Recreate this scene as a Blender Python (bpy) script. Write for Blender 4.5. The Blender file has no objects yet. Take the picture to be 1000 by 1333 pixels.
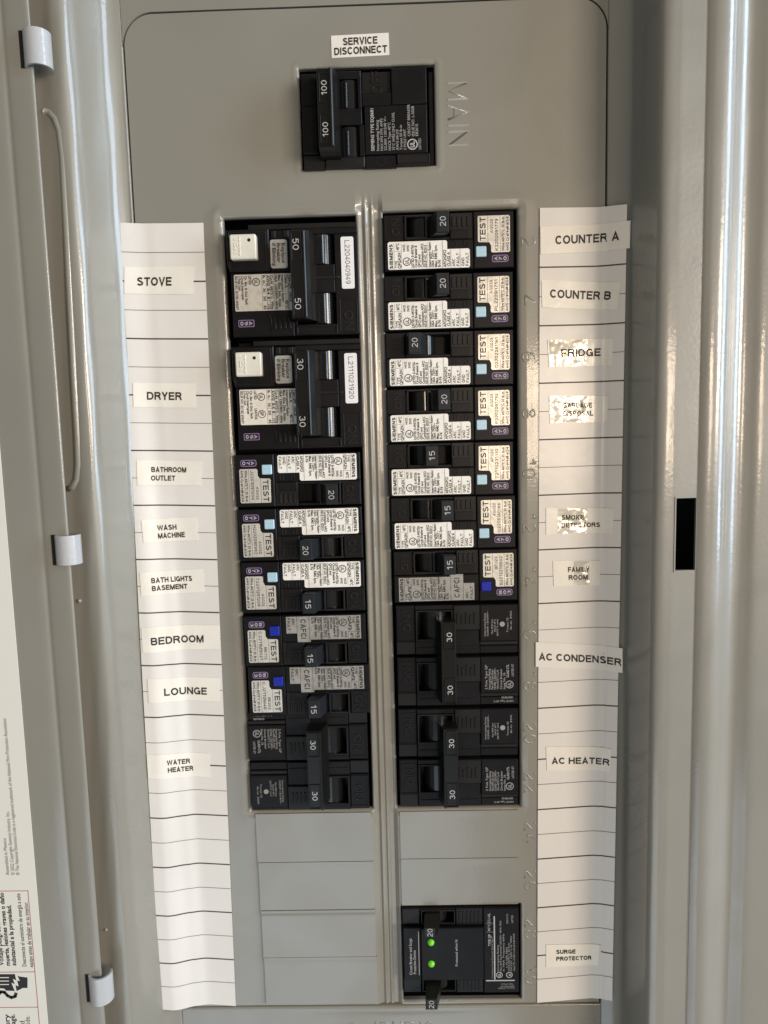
import bpy, math, random
import numpy as np
from mathutils import Matrix, Vector
random.seed(7)
rad = math.radians
scn = bpy.context.scene
MM = 0.001
# ------------------------------------------------------------------ camera
# everything is measured in millimetres on the panel face: X right, V down, H towards the viewer
F, CX, CY, CZ, A_, B_, C_ = 950.0, 10.0956, -94.6434, 338.674, 0.112236, 0.019894, -0.026151
ca, sa, cb, sb, cc, sc = math.cos(A_), math.sin(A_), math.cos(B_), math.sin(B_), math.cos(C_), math.sin(C_)
RM = (np.array([[cc, -sc, 0], [sc, cc, 0], [0, 0, 1]]) @ np.array([[1, 0, 0], [0, ca, -sa], [0, sa, ca]])
      @ np.array([[cb, 0, sb], [0, 1, 0], [-sb, 0, cb]]))
AW = np.array([[1, 0, 0], [0, 0, -1], [0, 1, 0]])
MC = RM @ AW
right, up, back = MC[0], -MC[1], -MC[2]
cd = bpy.data.cameras.new("camera")
cam = bpy.data.objects.new("camera", cd)
scn.collection.objects.link(cam)
mw = Matrix.Identity(4)
for i in range(3):
    mw[i][0], mw[i][1], mw[i][2] = right[i], up[i], back[i]
mw[0][3], mw[1][3], mw[2][3] = CX * MM, -CZ * MM, CY * MM
cam.matrix_world = mw
cd.sensor_fit = 'VERTICAL'
cd.sensor_height = 36.0
cd.lens = F / 1333.0 * 36.0
cd.clip_start = 0.01
cd.clip_end = 50
scn.camera = cam

def P(px, py, h=0.0):
    "where a point of the photograph lies on the panel, at height h above its face"
    d = RM.T @ np.array([(px - 500) / F, (py - 666.5) / F, 1.0])
    t = (CZ - h) / d[2]
    return float(CX + t * d[0]), float(-CY + t * d[1])

# ------------------------------------------------------------------ light
w = bpy.data.worlds.new("World"); scn.world = w; w.use_nodes = True
bg = w.node_tree.nodes["Background"]
bg.inputs[0].default_value = (0.92, 0.92, 0.88, 1)
bg.inputs[1].default_value = 0.175
scn.view_settings.view_transform = 'Standard'
scn.view_settings.look = 'None'
scn.view_settings.exposure = 0.0
scn.view_settings.gamma = 1.0

def area(name, loc, target, sx, sy, power, col):
    l = bpy.data.lights.new(name, 'AREA'); l.shape = 'RECTANGLE'; l.size = sx; l.size_y = sy
    l.energy = power; l.color = col
    o = bpy.data.objects.new(name, l); scn.collection.objects.link(o)
    o.location = loc
    o.rotation_euler = (Vector(target) - Vector(loc)).to_track_quat('-Z', 'Y').to_euler()
    return o
PC = (0, 0, -0.15)
area('window_light', (1.9, -0.62, 0.30), PC, 0.6, 1.6, 38.0, (0.62, 0.80, 1.0))
area('far_window_light', (-0.22, -1.02, -1.10), PC, 0.8, 0.7, 3.4, (0.66, 0.83, 1.0))
area('warm_right_fill', (1.32, -1.30, 0.12), PC, 0.5, 0.5, 24.0, (1.0, 0.85, 0.72))  # warm fill added level with the panel to brighten its lower right
area('room_lamp', (0.33, -1.02, -0.07), PC, 0.16, 0.2, 2.7, (1.0, 0.78, 0.58))

# ------------------------------------------------------------------ materials
def mat(name, col, rough=0.4, metal=0.0, coat=0.0, bump=None, var=None, emit=None, spec=None, coat_rough=0.06, smudge=0, dust=None):
    m = bpy.data.materials.new(name); m.use_nodes = True
    nt = m.node_tree; b = nt.nodes["Principled BSDF"]
    b.inputs["Base Color"].default_value = (*col, 1)
    b.inputs["Roughness"].default_value = rough
    b.inputs["Metallic"].default_value = metal
    b.inputs["Coat Weight"].default_value = coat
    b.inputs["Coat Roughness"].default_value = coat_rough
    if spec is not None: b.inputs["Specular IOR Level"].default_value = spec
    if emit:
        b.inputs["Emission Color"].default_value = (*emit[0], 1); b.inputs["Emission Strength"].default_value = emit[1]
    tc = nt.nodes.new("ShaderNodeTexCoord")
    prev = None
    for (scale, strength, dist, detail) in (bump or []):
        n = nt.nodes.new("ShaderNodeTexNoise"); n.inputs["Scale"].default_value = scale; n.inputs["Detail"].default_value = detail
        nt.links.new(tc.outputs["Object"], n.inputs["Vector"])
        bp = nt.nodes.new("ShaderNodeBump"); bp.inputs["Strength"].default_value = strength; bp.inputs["Distance"].default_value = dist
        nt.links.new(n.outputs["Fac"], bp.inputs["Height"])
        if prev: nt.links.new(prev.outputs["Normal"], bp.inputs["Normal"])
        prev = bp
    if prev:
        nt.links.new(prev.outputs["Normal"], b.inputs["Normal"])
        if coat: nt.links.new(prev.outputs["Normal"], b.inputs["Coat Normal"])
    if smudge:
        n = nt.nodes.new("ShaderNodeTexNoise"); n.inputs["Scale"].default_value = 22; n.inputs["Detail"].default_value = 6; n.inputs["Distortion"].default_value = 1.2
        nt.links.new(tc.outputs["Object"], n.inputs["Vector"])
        for sock, lo_, hi_ in (("Roughness", rough - smudge, rough + smudge), ("Coat Roughness", coat_rough * .6, coat_rough * 2.6)):
            r = nt.nodes.new("ShaderNodeMapRange"); r.inputs["From Min"].default_value = .35; r.inputs["From Max"].default_value = .68
            r.inputs["To Min"].default_value = lo_; r.inputs["To Max"].default_value = hi_
            nt.links.new(n.outputs["Fac"], r.inputs["Value"]); nt.links.new(r.outputs["Result"], b.inputs[sock])
    if var:
        scale, c2, lo, hi = var
        n = nt.nodes.new("ShaderNodeTexNoise"); n.inputs["Scale"].default_value = scale; n.inputs["Detail"].default_value = 5
        nt.links.new(tc.outputs["Object"], n.inputs["Vector"])
        r = nt.nodes.new("ShaderNodeMapRange"); r.inputs["From Min"].default_value = lo; r.inputs["From Max"].default_value = hi
        nt.links.new(n.outputs["Fac"], r.inputs["Value"])
        mx = nt.nodes.new("ShaderNodeMix"); mx.data_type = 'RGBA'
        mx.inputs["A"].default_value = (*col, 1); mx.inputs["B"].default_value = (*c2, 1)
        nt.links.new(r.outputs["Result"], mx.inputs["Factor"]); nt.links.new(mx.outputs["Result"], b.inputs["Base Color"])
        if dust:
            dcol, dscale, thr = dust
            n = nt.nodes.new("ShaderNodeTexNoise"); n.inputs["Scale"].default_value = dscale; n.inputs["Detail"].default_value = 4; n.inputs["Roughness"].default_value = .7
            nt.links.new(tc.outputs["Object"], n.inputs["Vector"])
            r = nt.nodes.new("ShaderNodeMapRange"); r.inputs["From Min"].default_value = thr; r.inputs["From Max"].default_value = thr + .06
            nt.links.new(n.outputs["Fac"], r.inputs["Value"])
            m2 = nt.nodes.new("ShaderNodeMix"); m2.data_type = 'RGBA'; m2.inputs["B"].default_value = (*dcol, 1)
            nt.links.new(mx.outputs["Result"], m2.inputs["A"]); nt.links.new(r.outputs["Result"], m2.inputs["Factor"]); nt.links.new(m2.outputs["Result"], b.inputs["Base Color"])
    return m

PAINT = mat("grey_enamel", (0.254, 0.247, 0.209), 0.36, coat=0.6, coat_rough=0.07,
            bump=[(900, 0.08, 0.0003, 2), (9, 0.22, 0.0016, 2)], var=(14, (0.236, 0.229, 0.195), 0.35, 0.7), smudge=.09, dust=((.42, .41, .37), 420, .735))
PAINT_R = mat("grey_enamel_orange_peel", (0.258, 0.253, 0.222), 0.34, coat=0.6, coat_rough=0.09,
              bump=[(600, 0.13, 0.0004, 3), (8, 0.2, 0.0012, 2)], var=(14, (0.243, 0.238, 0.208), 0.35, 0.7), smudge=.07, dust=((.42, .41, .37), 420, .745))
PLAST = mat("black_plastic", (0.0065, 0.006, 0.0065), 0.40, spec=.20, bump=[(2500, 0.15, 0.0001, 2)], var=(160, (0.010, 0.0092, 0.0092), 0.45, 0.75), dust=((.07, .066, .06), 900, .70))
PLAST_M = mat("black_moulded_plastic", (0.010, 0.0095, 0.009), 0.42, spec=.26, bump=[(1800, 0.12, 0.0001, 2)], var=(90, (0.015, 0.013, 0.012), 0.45, 0.75), dust=((.08, .075, .065), 900, .68))
HANDLE = mat("charcoal_handle_plastic", (0.012, 0.014, 0.017), 0.46, spec=.28, bump=[(1800, 0.15, 0.0001, 2)])
TIE = mat("black_tie_bar_plastic", (0.008, 0.0075, 0.006), 0.30, spec=.3, bump=[(700, 0.1, 0.0002, 2)])
HUB = mat("glossy_toggle_plastic", (0.012, 0.013, 0.013), 0.17)
DARK = mat("dark_interior", (0.003, 0.003, 0.003), 0.8)
WHITE_L = mat("white_rating_film", (0.84, 0.83, 0.77), 0.38, var=(400, (0.72, 0.71, 0.64), 0.5, 0.8), bump=[(260, 0.15, 0.0004, 2)])
SILVER_L = mat("silver_rating_film", (0.66, 0.64, 0.575), 0.38, metal=0.2, var=(500, (0.54, 0.52, 0.46), 0.45, 0.75), bump=[(260, 0.2, 0.0004, 2)])
GREY_L = mat("grey_rating_film", (0.35, 0.34, 0.31), 0.38, metal=0.2, var=(500, (0.27, 0.26, 0.235), 0.45, 0.75), bump=[(260, 0.2, 0.0004, 2)])
TEST_L = mat("pale_test_film", (0.74, 0.71, 0.63), 0.36, metal=0.42, var=(350, (0.62, 0.59, 0.51), 0.45, 0.75), bump=[(200, 0.35, 0.0006, 2)])
SERIAL_L = mat("white_serial_film", (0.80, 0.80, 0.80), 0.40)
INK = mat("black_ink", (0.016, 0.015, 0.014), 0.5)
INK_W = mat("white_ink", (0.44, 0.44, 0.43), 0.5)
INK_G = mat("grey_ink", (0.30, 0.30, 0.29), 0.5)
INK_R = mat("red_ink", (0.42, 0.08, 0.09), 0.5)
PURPLE = mat("purple_film", (0.022, 0.010, 0.034), 0.4)
PURPLE_INK = mat("pale_violet_ink", (0.26, 0.17, 0.36), 0.4)
BTN_LB = mat("pale_blue_button", (0.42, 0.62, 0.72), 0.3, var=(900, (0.36, 0.55, 0.65), 0.45, 0.8))
BTN_DB = mat("deep_blue_button", (0.008, 0.018, 0.33), 0.3)
CREAM = mat("cream_button_plastic", (0.74, 0.73, 0.64), 0.38, var=(120, (0.68, 0.66, 0.56), 0.45, 0.8))
LED = mat("green_led", (0.12, 0.5, 0.02), 0.3, emit=((0.25, 0.9, 0.02), 0.2))
ZINC = mat("pale_grey_hinge_coating", (0.42, 0.44, 0.45), 0.36, coat=0.3, bump=[(500, 0.2, 0.0005, 3)])
PAPER = mat("white_directory_paper", (0.74, 0.72, 0.675), 0.42, coat=0.35, coat_rough=0.22, bump=[(30, 0.35, 0.0015, 3), (300, 0.05, 0.0004, 2)], var=(18, (0.70, 0.68, 0.635), 0.4, 0.7))
LINE = mat("dark_grey_print", (0.055, 0.045, 0.04), 0.5)
LINE_F = mat("fine_grey_print", (0.15, 0.135, 0.125), 0.5)
STICK = mat("cream_label_tape", (0.84, 0.815, 0.73), 0.35, coat=0.5, coat_rough=0.15, bump=[(80, 0.35, 0.001, 3)], var=(60, (0.78, 0.75, 0.66), 0.4, 0.7))
STICK_W = mat("white_label_tape", (0.78, 0.76, 0.70), 0.35, coat=0.3, coat_rough=0.15, bump=[(80, 0.2, 0.001, 3)])
CRINK = mat("crinkled_clear_tape", (0.74, 0.71, 0.61), 0.20, metal=0.3, coat=1.0, coat_rough=0.13, bump=[(120, 0.7, 0.0018, 2)], var=(150, (0.86, 0.83, 0.70), 0.4, 0.6))
DOORSTK = mat("off_white_sticker", (0.74, 0.74, 0.67), 0.45)

# ------------------------------------------------------------------ mesh helpers (local mm: u right, v down, h towards viewer)
class MB:
    def __init__(s): s.v = []; s.f = []; s.sm = []; s.mi = []; s.m = []
    def mat(s, m):
        if m not in s.m: s.m.append(m)
        return s.m.index(m)
    def add(s, vs, fs, m, smooth=False, surf=None):
        o = len(s.v)
        for (u, v, h) in vs:
            if surf: u, v, h = surf(u, v, h)
            s.v.append((u * MM, -h * MM, -v * MM))
        k = s.mat(m)
        for f in fs:
            s.f.append(tuple(o + i for i in f)); s.sm.append(smooth); s.mi.append(k)
    def build(s, name, parent=None):
        me = bpy.data.meshes.new(name)
        me.from_pydata(s.v, [], s.f)
        for m in s.m: me.materials.append(m)
        me.polygons.foreach_set("use_smooth", s.sm); me.polygons.foreach_set("material_index", s.mi)
        me.update()
        o = bpy.data.objects.new(name, me); scn.collection.objects.link(o)
        if parent: o.parent = parent
        return o

def inset(poly, d):
    n = len(poly); out = []
    ar = sum(poly[i][0] * poly[(i + 1) % n][1] - poly[(i + 1) % n][0] * poly[i][1] for i in range(n))
    sg = 1 if ar > 0 else -1
    for i in range(n):
        p0, p1, p2 = poly[i - 1], poly[i], poly[(i + 1) % n]
        e1 = (p1[0] - p0[0], p1[1] - p0[1]); e2 = (p2[0] - p1[0], p2[1] - p1[1])
        l1 = math.hypot(*e1) or 1; l2 = math.hypot(*e2) or 1
        n1 = (-e1[1] / l1 * sg, e1[0] / l1 * sg); n2 = (-e2[1] / l2 * sg, e2[0] / l2 * sg)
        k = 1 + n1[0] * n2[0] + n1[1] * n2[1]; k = max(k, 0.3)
        out.append((p1[0] + (n1[0] + n2[0]) / k * d, p1[1] + (n1[1] + n2[1]) / k * d))
    return out

def plate(mb, poly, h0, h1, m, bev=0.25, surf=None):
    n = len(poly)
    vs = [(p[0], p[1], h0) for p in poly] + [(p[0], p[1], h1 - bev * .9) for p in poly] + [(p[0], p[1], h1) for p in inset(poly, bev)]
    fs = []
    for r in (0, 1):
        for i in range(n):
            j = (i + 1) % n
            fs.append((r * n + i, r * n + j, (r + 1) * n + j, (r + 1) * n + i))
    fs.append(tuple(range(2 * n, 3 * n)))
    mb.add(vs, fs, m, surf=surf)

def rect(u0, v0, u1, v1): return [(u0, v0), (u1, v0), (u1, v1), (u0, v1)]
def rrect(u0, v0, u1, v1, r, n=4):
    o = []
    for (cx, cy, a0) in ((u1 - r, v0 + r, -90), (u1 - r, v1 - r, 0), (u0 + r, v1 - r, 90), (u0 + r, v0 + r, 180)):
        for i in range(n + 1):
            a = rad(a0 + 90 * i / n); o.append((cx + r * math.cos(a), cy + r * math.sin(a)))
    return o
def box(mb, u0, v0, u1, v1, h0, h1, m, bev=0.25): plate(mb, rect(u0, v0, u1, v1), h0, h1, m, bev)
def frame(mb, u0, v0, u1, v1, t, h0, h1, m, bev=0.12):
    box(mb, u0, v0, u1, v0 + t, h0, h1, m, bev); box(mb, u0, v1 - t, u1, v1, h0, h1, m, bev)
    box(mb, u0, v0 + t, u0 + t, v1 - t, h0, h1 - .01, m, bev); box(mb, u1 - t, v0 + t, u1, v1 - t, h0, h1 - .01, m, bev)
def flat(mb, u0, v0, u1, v1, h, m, surf=None):
    mb.add([(u0, v0, h), (u1, v0, h), (u1, v1, h), (u0, v1, h)], [(0, 1, 2, 3)], m, surf=surf)
def ring(mb, u, v, r, t, h, m, n=24, surf=None):
    vs = []
    for i in range(n):
        a = 2 * math.pi * i / n
        vs.append((u + r * math.cos(a), v + r * math.sin(a), h)); vs.append((u + (r - t) * math.cos(a), v + (r - t) * math.sin(a), h))
    mb.add(vs, [(2 * i, (2 * i + 2) % (2 * n), (2 * i + 3) % (2 * n), 2 * i + 1) for i in range(n)], m, surf=surf)
def disc(mb, u, v, r, h, m, n=16):
    mb.add([(u + r * math.cos(2 * math.pi * i / n), v + r * math.sin(2 * math.pi * i / n), h) for i in range(n)], [tuple(range(n))], m)
def tube(mb, pts, r, m, n=10, caps=True):
    vs = []; fs = []
    P3 = [Vector(p) for p in pts]
    for i, p in enumerate(P3):
        t = (P3[min(i + 1, len(P3) - 1)] - P3[max(i - 1, 0)]).normalized()
        a = t.cross(Vector((0.3, 0.2, 1))).normalized(); b = t.cross(a)
        for k in range(n):
            q = p + a * (r * math.cos(2 * math.pi * k / n)) + b * (r * math.sin(2 * math.pi * k / n)); vs.append(tuple(q))
    for i in range(len(P3) - 1):
        for k in range(n):
            fs.append((i * n + k, i * n + (k + 1) % n, (i + 1) * n + (k + 1) % n, (i + 1) * n + k))
    if caps: fs += [tuple(range(n)), tuple(range((len(P3) - 1) * n, len(P3) * n))]
    mb.add(vs, fs, m, smooth=True)
def loft(mb, rings, m, smooth=False):
    "rings: lists of equally many (u,v,h)"
    n = len(rings[0]); vs = [p for r in rings for p in r]; fs = []
    for k in range(len(rings) - 1):
        for i in range(n):
            fs.append((k * n + i, k * n + (i + 1) % n, (k + 1) * n + (i + 1) % n, (k + 1) * n + i))
    fs.append(tuple(range((len(rings) - 1) * n, len(rings) * n)))
    mb.add(vs, fs, m, smooth=smooth)

# text ---------------------------------------------------------------
_tc = {}
def glyphs(s, bold=0.0, ext=0.0):
    key = (s, bold, ext)
    if key in _tc: return _tc[key]
    c = bpy.data.curves.new("t", 'FONT'); c.body = s; c.size = 1.0; c.offset = bold; c.resolution_u = 2
    if ext: c.extrude = ext; c.bevel_depth = ext * .6; c.bevel_resolution = 1
    o = bpy.data.objects.new("t", c); scn.collection.objects.link(o)
    dg = bpy.context.evaluated_depsgraph_get()
    me = bpy.data.meshes.new_from_object(o.evaluated_get(dg))
    vs = [tuple(v.co) for v in me.vertices]; fs = [tuple(p.vertices) for p in me.polygons]
    bpy.data.objects.remove(o); bpy.data.curves.remove(c); bpy.data.meshes.remove(me)
    _tc[key] = (vs, fs); return _tc[key]
_cap = None
def text(mb, s, u, v, cap, rot=0, w=None, align='L', bold=0.0, h=0.0, m=None, ext=0.0, surf=None, hs=None):
    "u,v = start (or centre) of the line at half the capital height; rot 0 / 90 (reads upward) / -90 / 180"
    global _cap
    if _cap is None: _cap = max(q[1] for q in glyphs("H")[0])
    vs, fs = glyphs(s, bold, ext)
    if not vs: return
    x0 = min(q[0] for q in vs); x1 = max(q[0] for q in vs)
    k = cap / _cap; kx = (w / (x1 - x0)) if w else k
    off = {'L': 0, 'C': -(x1 - x0) * kx / 2, 'R': -(x1 - x0) * kx}[align]
    a = rad(rot); dx, dy = math.cos(a), -math.sin(a); ux, uy = -math.sin(a), -math.cos(a)
    out = []
    for q in vs:
        X = (q[0] - x0) * kx + off; Y = q[1] * k - cap / 2
        out.append((u + dx * X + ux * Y, v + dy * X + uy * Y, h + (q[2] * (hs if hs else k) if ext else 0)))
    mb.add(out, fs, m or INK, surf=surf)

# a plain grotesque drawn as strokes, for the bold capitals and figures
def _arc(cx, cy, rx, ry, a0, a1, n=None):
    n = n or max(4, int(abs(a1 - a0) / 18))
    return [(cx + rx * math.cos(rad(a0 + (a1 - a0) * i / n)), cy + ry * math.sin(rad(a0 + (a1 - a0) * i / n))) for i in range(n + 1)]
def _glyph(ch, t):
    a = t / 2; T_ = 1 - a
    def W(w): return w - a
    if ch == 'A': return .95, [[(a * .9, 0), (.475, T_ + a * .3), (.95 - a * .9, 0)], [(.22, .31), (.73, .31)]]
    if ch == 'B': return .90, [[(a, a), (a, T_), (.55, T_)] + _arc(.55, (T_ + .52) / 2, .86 - a - .55, (T_ - .52) / 2, 90, -90, 6) + [(a, .52)], [(a, .52), (.58, .52)] + _arc(.58, (.52 + a) / 2, .90 - a - .58, (.52 - a) / 2, 90, -90, 6) + [(a, a)]]
    if ch == 'C': return .96, [_arc(.5, .5, .5 - a, .5 - a, 42, 318, 22)]
    if ch == 'D': return .95, [[(a, a), (a, T_), (.45, T_)] + _arc(.45, .5, .95 - a - .45, .5 - a, 90, -90, 12) + [(a, a)]]
    if ch == 'E': return .84, [[(.84, T_), (a, T_), (a, a), (.84, a)], [(a, .52), (.78, .52)]]
    if ch == 'F': return .80, [[(.80, T_), (a, T_), (a, 0)], [(a, .49), (.72, .49)]]
    if ch == 'G': return 1.0, [_arc(.5, .5, .5 - a, .5 - a, 42, 330, 22) + [(.97 - a, .46), (.56, .46)], [(.97 - a, .46), (.97 - a, 0)]]
    if ch == 'H': return .93, [[(a, 0), (a, 1)], [(.93 - a, 0), (.93 - a, 1)], [(a, .52), (.93 - a, .52)]]
    if ch == 'I': return t, [[(a, 0), (a, 1)]]
    if ch == 'J': return .75, [[(.75 - a, 1), (.75 - a, .3)] + _arc(.375, .3, .375 - a, .3 - a, 0, -180, 8)]
    if ch == 'K': return .93, [[(a, 0), (a, 1)], [(.85, 1), (a, .36)], [(.36, .52), (.86, 0)]]
    if ch == 'L': return .78, [[(a, 1), (a, a), (.78, a)]]
    if ch == 'M': return 1.10, [[(a, 0), (a, 1)], [(1.1 - a, 0), (1.1 - a, 1)], [(a * 1.2, .95), (.55, .08), (1.1 - a * 1.2, .95)]]
    if ch == 'N': return .93, [[(a, 0), (a, 1)], [(.93 - a, 0), (.93 - a, 1)], [(a, .95), (.93 - a, .05)]]
    if ch == 'O': return 1.04, [_arc(.52, .5, .52 - a, .5 - a, 0, 360, 26)]
    if ch == 'Q': return 1.04, [_arc(.52, .5, .52 - a, .5 - a, 0, 360, 26), [(.6, .25), (.98, -.02)]]
    if ch == 'P': return .88, [[(a, 0), (a, T_), (.54, T_)] + _arc(.54, .70, .88 - a - .54, .30 - a, 90, -90) + [(a, .40 + a)]]
    if ch == 'R': return .95, [[(a, 0), (a, T_), (.57, T_)] + _arc(.57, .71, .92 - a - .57, .29 - a, 90, -90) + [(a, .42 + a)], [(.50, .45), (.72, .36), (.80, .2), (.86, 0)]]
    if ch == 'S': return .88, [_arc(.44, .735, .40 - a, .265 - a, 20, 180, 9) + _arc(.44, .72, .40 - a, .16, 190, 255, 3) + _arc(.44, .29, .44 - a, .20, 75, 0, 4) + _arc(.44, .27, .44 - a, .27 - a, -10, -165, 9)]
    if ch == 'T': return .86, [[(0, T_), (.86, T_)], [(.43, T_), (.43, 0)]]
    if ch == 'U': return .93, [[(a, 1), (a, .38)] + _arc(.465, .38, .465 - a, .38 - a, 180, 360, 12) + [(.93 - a, 1)]]
    if ch == 'V': return .92, [[(a * .9, 1), (.46, a * .6), (.92 - a * .9, 1)]]
    if ch == 'W': return 1.30, [[(a * .8, 1), (.34, a * .6), (.65, T_), (.96, a * .6), (1.3 - a * .8, 1)]]
    if ch == 'X': return .90, [[(a, 1), (.90 - a, 0)], [(a, 0), (.90 - a, 1)]]
    if ch == 'Y': return .92, [[(a, 1), (.46, .42)], [(.92 - a, 1), (.46, .42), (.46, 0)]]
    if ch == 'Z': return .84, [[(.04, T_), (.80 - a, T_), (a, a), (.84, a)]]
    if ch == '0': return .72, [_arc(.36, .5, .36 - a, .5 - a, 0, 360, 22)]
    if ch == '1': return .50, [[(.06, .76), (.24, .82), (.36 - a, 1)], [(.36, 0), (.36, 1)]]
    if ch == '2': return .72, [_arc(.36, .70, .34 - a, .30 - a, 165, -20, 10) + [(.54, .5), (.20, .26), (a * 1.2, a), (.70, a)]]
    if ch == '3': return .72, [_arc(.36, .75, .32 - a, .25 - a, 160, -80, 10), _arc(.36, .28, .36 - a, .28 - a, 85, -160, 11)]
    if ch == '4': return .74, [[(.52, 0), (.52, .97), (a, .32), (a, .28), (.74, .28)]]
    if ch == '5': return .72, [[(.66, T_), (.19, T_), (.12, .56)] + _arc(.36, .34, .36 - a, .34 - a, 118, -140, 12)]
    if ch == '6': return .72, [_arc(.36, .32, .36 - a, .32 - a, 0, 360, 18), _arc(.42, .42, .42 - a, .58 - a, 70, 190, 9)]
    if ch == '7': return .70, [[(.02, T_), (.66, T_), (.40, .5), (.26, 0)]]
    if ch == '8': return .72, [_arc(.36, .76, .31 - a, .24 - a, 0, 360, 16), _arc(.36, .27, .36 - a, .27 - a, 0, 360, 18)]
    if ch == '9': return .72, [_arc(.36, .68, .36 - a, .32 - a, 0, 360, 18), _arc(.30, .58, .42 - a, .58 - a, -110, 10, 9)]
    if ch == '-': return .45, [[(.05, .42), (.4, .42)]]
    return None
def strokes(s, t):
    vs, fs = [], []; x = 0; k = 0
    for ch in s:
        if ch == ' ': x += .42; continue
        w_, st = _glyph(ch, t)
        for line in st:
            ln = [line[0]]
            for q in line[1:]:
                if math.hypot(q[0] - ln[-1][0], q[1] - ln[-1][1]) > 1e-4: ln.append(q)
            closed = math.hypot(ln[0][0] - ln[-1][0], ln[0][1] - ln[-1][1]) < 1e-3 and len(ln) > 8
            if closed: ln = ln[:-1]
            n = len(ln); o = len(vs)
            for i, q in enumerate(ln):
                p0 = ln[i - 1] if (i or closed) else None; p2 = ln[(i + 1) % n] if (i < n - 1 or closed) else None
                d = []
                for u_, v_ in ((p0, q), (q, p2)):
                    if u_ is None or v_ is None: continue
                    l = math.hypot(v_[0] - u_[0], v_[1] - u_[1]) or 1; d.append(((v_[0] - u_[0]) / l, (v_[1] - u_[1]) / l))
                if len(d) == 1: nx_, ny_ = -d[0][1], d[0][0]
                else:
                    nx_, ny_ = -(d[0][1] + d[1][1]), d[0][0] + d[1][0]; kk = 1 + d[0][0] * d[1][0] + d[0][1] * d[1][1]; kk = max(kk, .35); nx_ /= kk; ny_ /= kk
                hh = t / 2
                vs.append((x + q[0] + nx_ * hh, q[1] + ny_ * hh, .0006 * (k % 7))); vs.append((x + q[0] - nx_ * hh, q[1] - ny_ * hh, .0006 * (k % 7)))
            for i in range(n if closed else n - 1):
                j = (i + 1) % n; fs.append((o + 2 * i, o + 2 * j, o + 2 * j + 1, o + 2 * i + 1))
            k += 1
        x += w_ + .15
    return vs, fs
def btext(mb, s, u, v, cap, rot=0, w=None, align='L', t=.17, h=0.0, m=None, surf=None):
    vs, fs = strokes(s, t)
    x0 = min(q[0] for q in vs); x1 = max(q[0] for q in vs)
    kx = (w / (x1 - x0)) if w else cap
    off = {'L': 0, 'C': -(x1 - x0) * kx / 2, 'R': -(x1 - x0) * kx}[align]
    a = rad(rot); dx, dy = math.cos(a), -math.sin(a); ux, uy = -math.sin(a), -math.cos(a)
    out = []
    for q in vs:
        X = (q[0] - x0) * kx + off; Y = q[1] * cap - cap / 2
        out.append((u + dx * X + ux * Y, v + dy * X + uy * Y, h + q[2] * 3))
    mb.add(out, fs, m or INK, surf=surf)

def root(name, label, cat, u=0, v=0, h=0, rot=0, group=None):
    o = bpy.data.objects.new(name, None); o.empty_display_size = 0.01; scn.collection.objects.link(o)
    o.location = (u * MM, -h * MM, -v * MM); o.rotation_euler = (0, rad(rot), 0)
    o['label'] = label; o['category'] = cat
    if group: o['group'] = group
    return o
def ul_logo(mb, u, v, r, rot, h, m=INK):
    ring(mb, u, v, r, r * .2, h, m)
    btext(mb, "UL", u, v, r * 0.9, rot, w=r * 1.1, align='C', t=.24, h=h, m=m)

# =================================================================== the panel (one thing)
panel = root('breaker_panel', 'grey enamelled breaker box with open door, recessed face and rows of breaker openings', 'breaker panel')
SX, V0, V1 = 105.0, -88.0, 383.2          # half width, top and bottom of the recessed face
OPEN = [(-28.9, -63.3, 30.2, -21.2), (-65.4, -1.2, -6.0, 278.9), (6.2, -1.8, 66.0, 278.9), (6.9, 330.0, 66.0, 381.2)]

def axis(lo, hi, step, edges):
    s = set(np.round(np.arange(lo, hi, step), 3)); s.update((lo, hi))
    for e in edges:
        for d in (0, .25, .55, .9, 1.3, 1.8, 2.4, 3.2, 4.2):
            for q in (e - d, e + d):
                if lo < q < hi: s.add(round(q, 3))
    a = sorted(s); out = [a[0]]
    for q in a[1:]:
        if q - out[-1] > 0.12 or any(abs(q - e) < 1e-6 for e in edges):
            if q - out[-1] <= 0.12 and not any(abs(out[-1] - e) < 1e-6 for e in edges): out[-1] = q
            elif q - out[-1] > 1e-3: out.append(q)
    return np.array(out)
xs = axis(-SX, SX, 2.5, [o[0] for o in OPEN] + [o[2] for o in OPEN] + [-1.6, 1.0])
vs_ = axis(V0, V1, 2.5, [o[1] for o in OPEN] + [o[3] for o in OPEN])
vs_ = np.array(sorted(set([float(q) for q in vs_ if q < V0 + .01 or q > V0 + 13.5] + [V0 + 13 * (1 - math.cos(rad(a))) for a in range(6, 91, 6)])))

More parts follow.
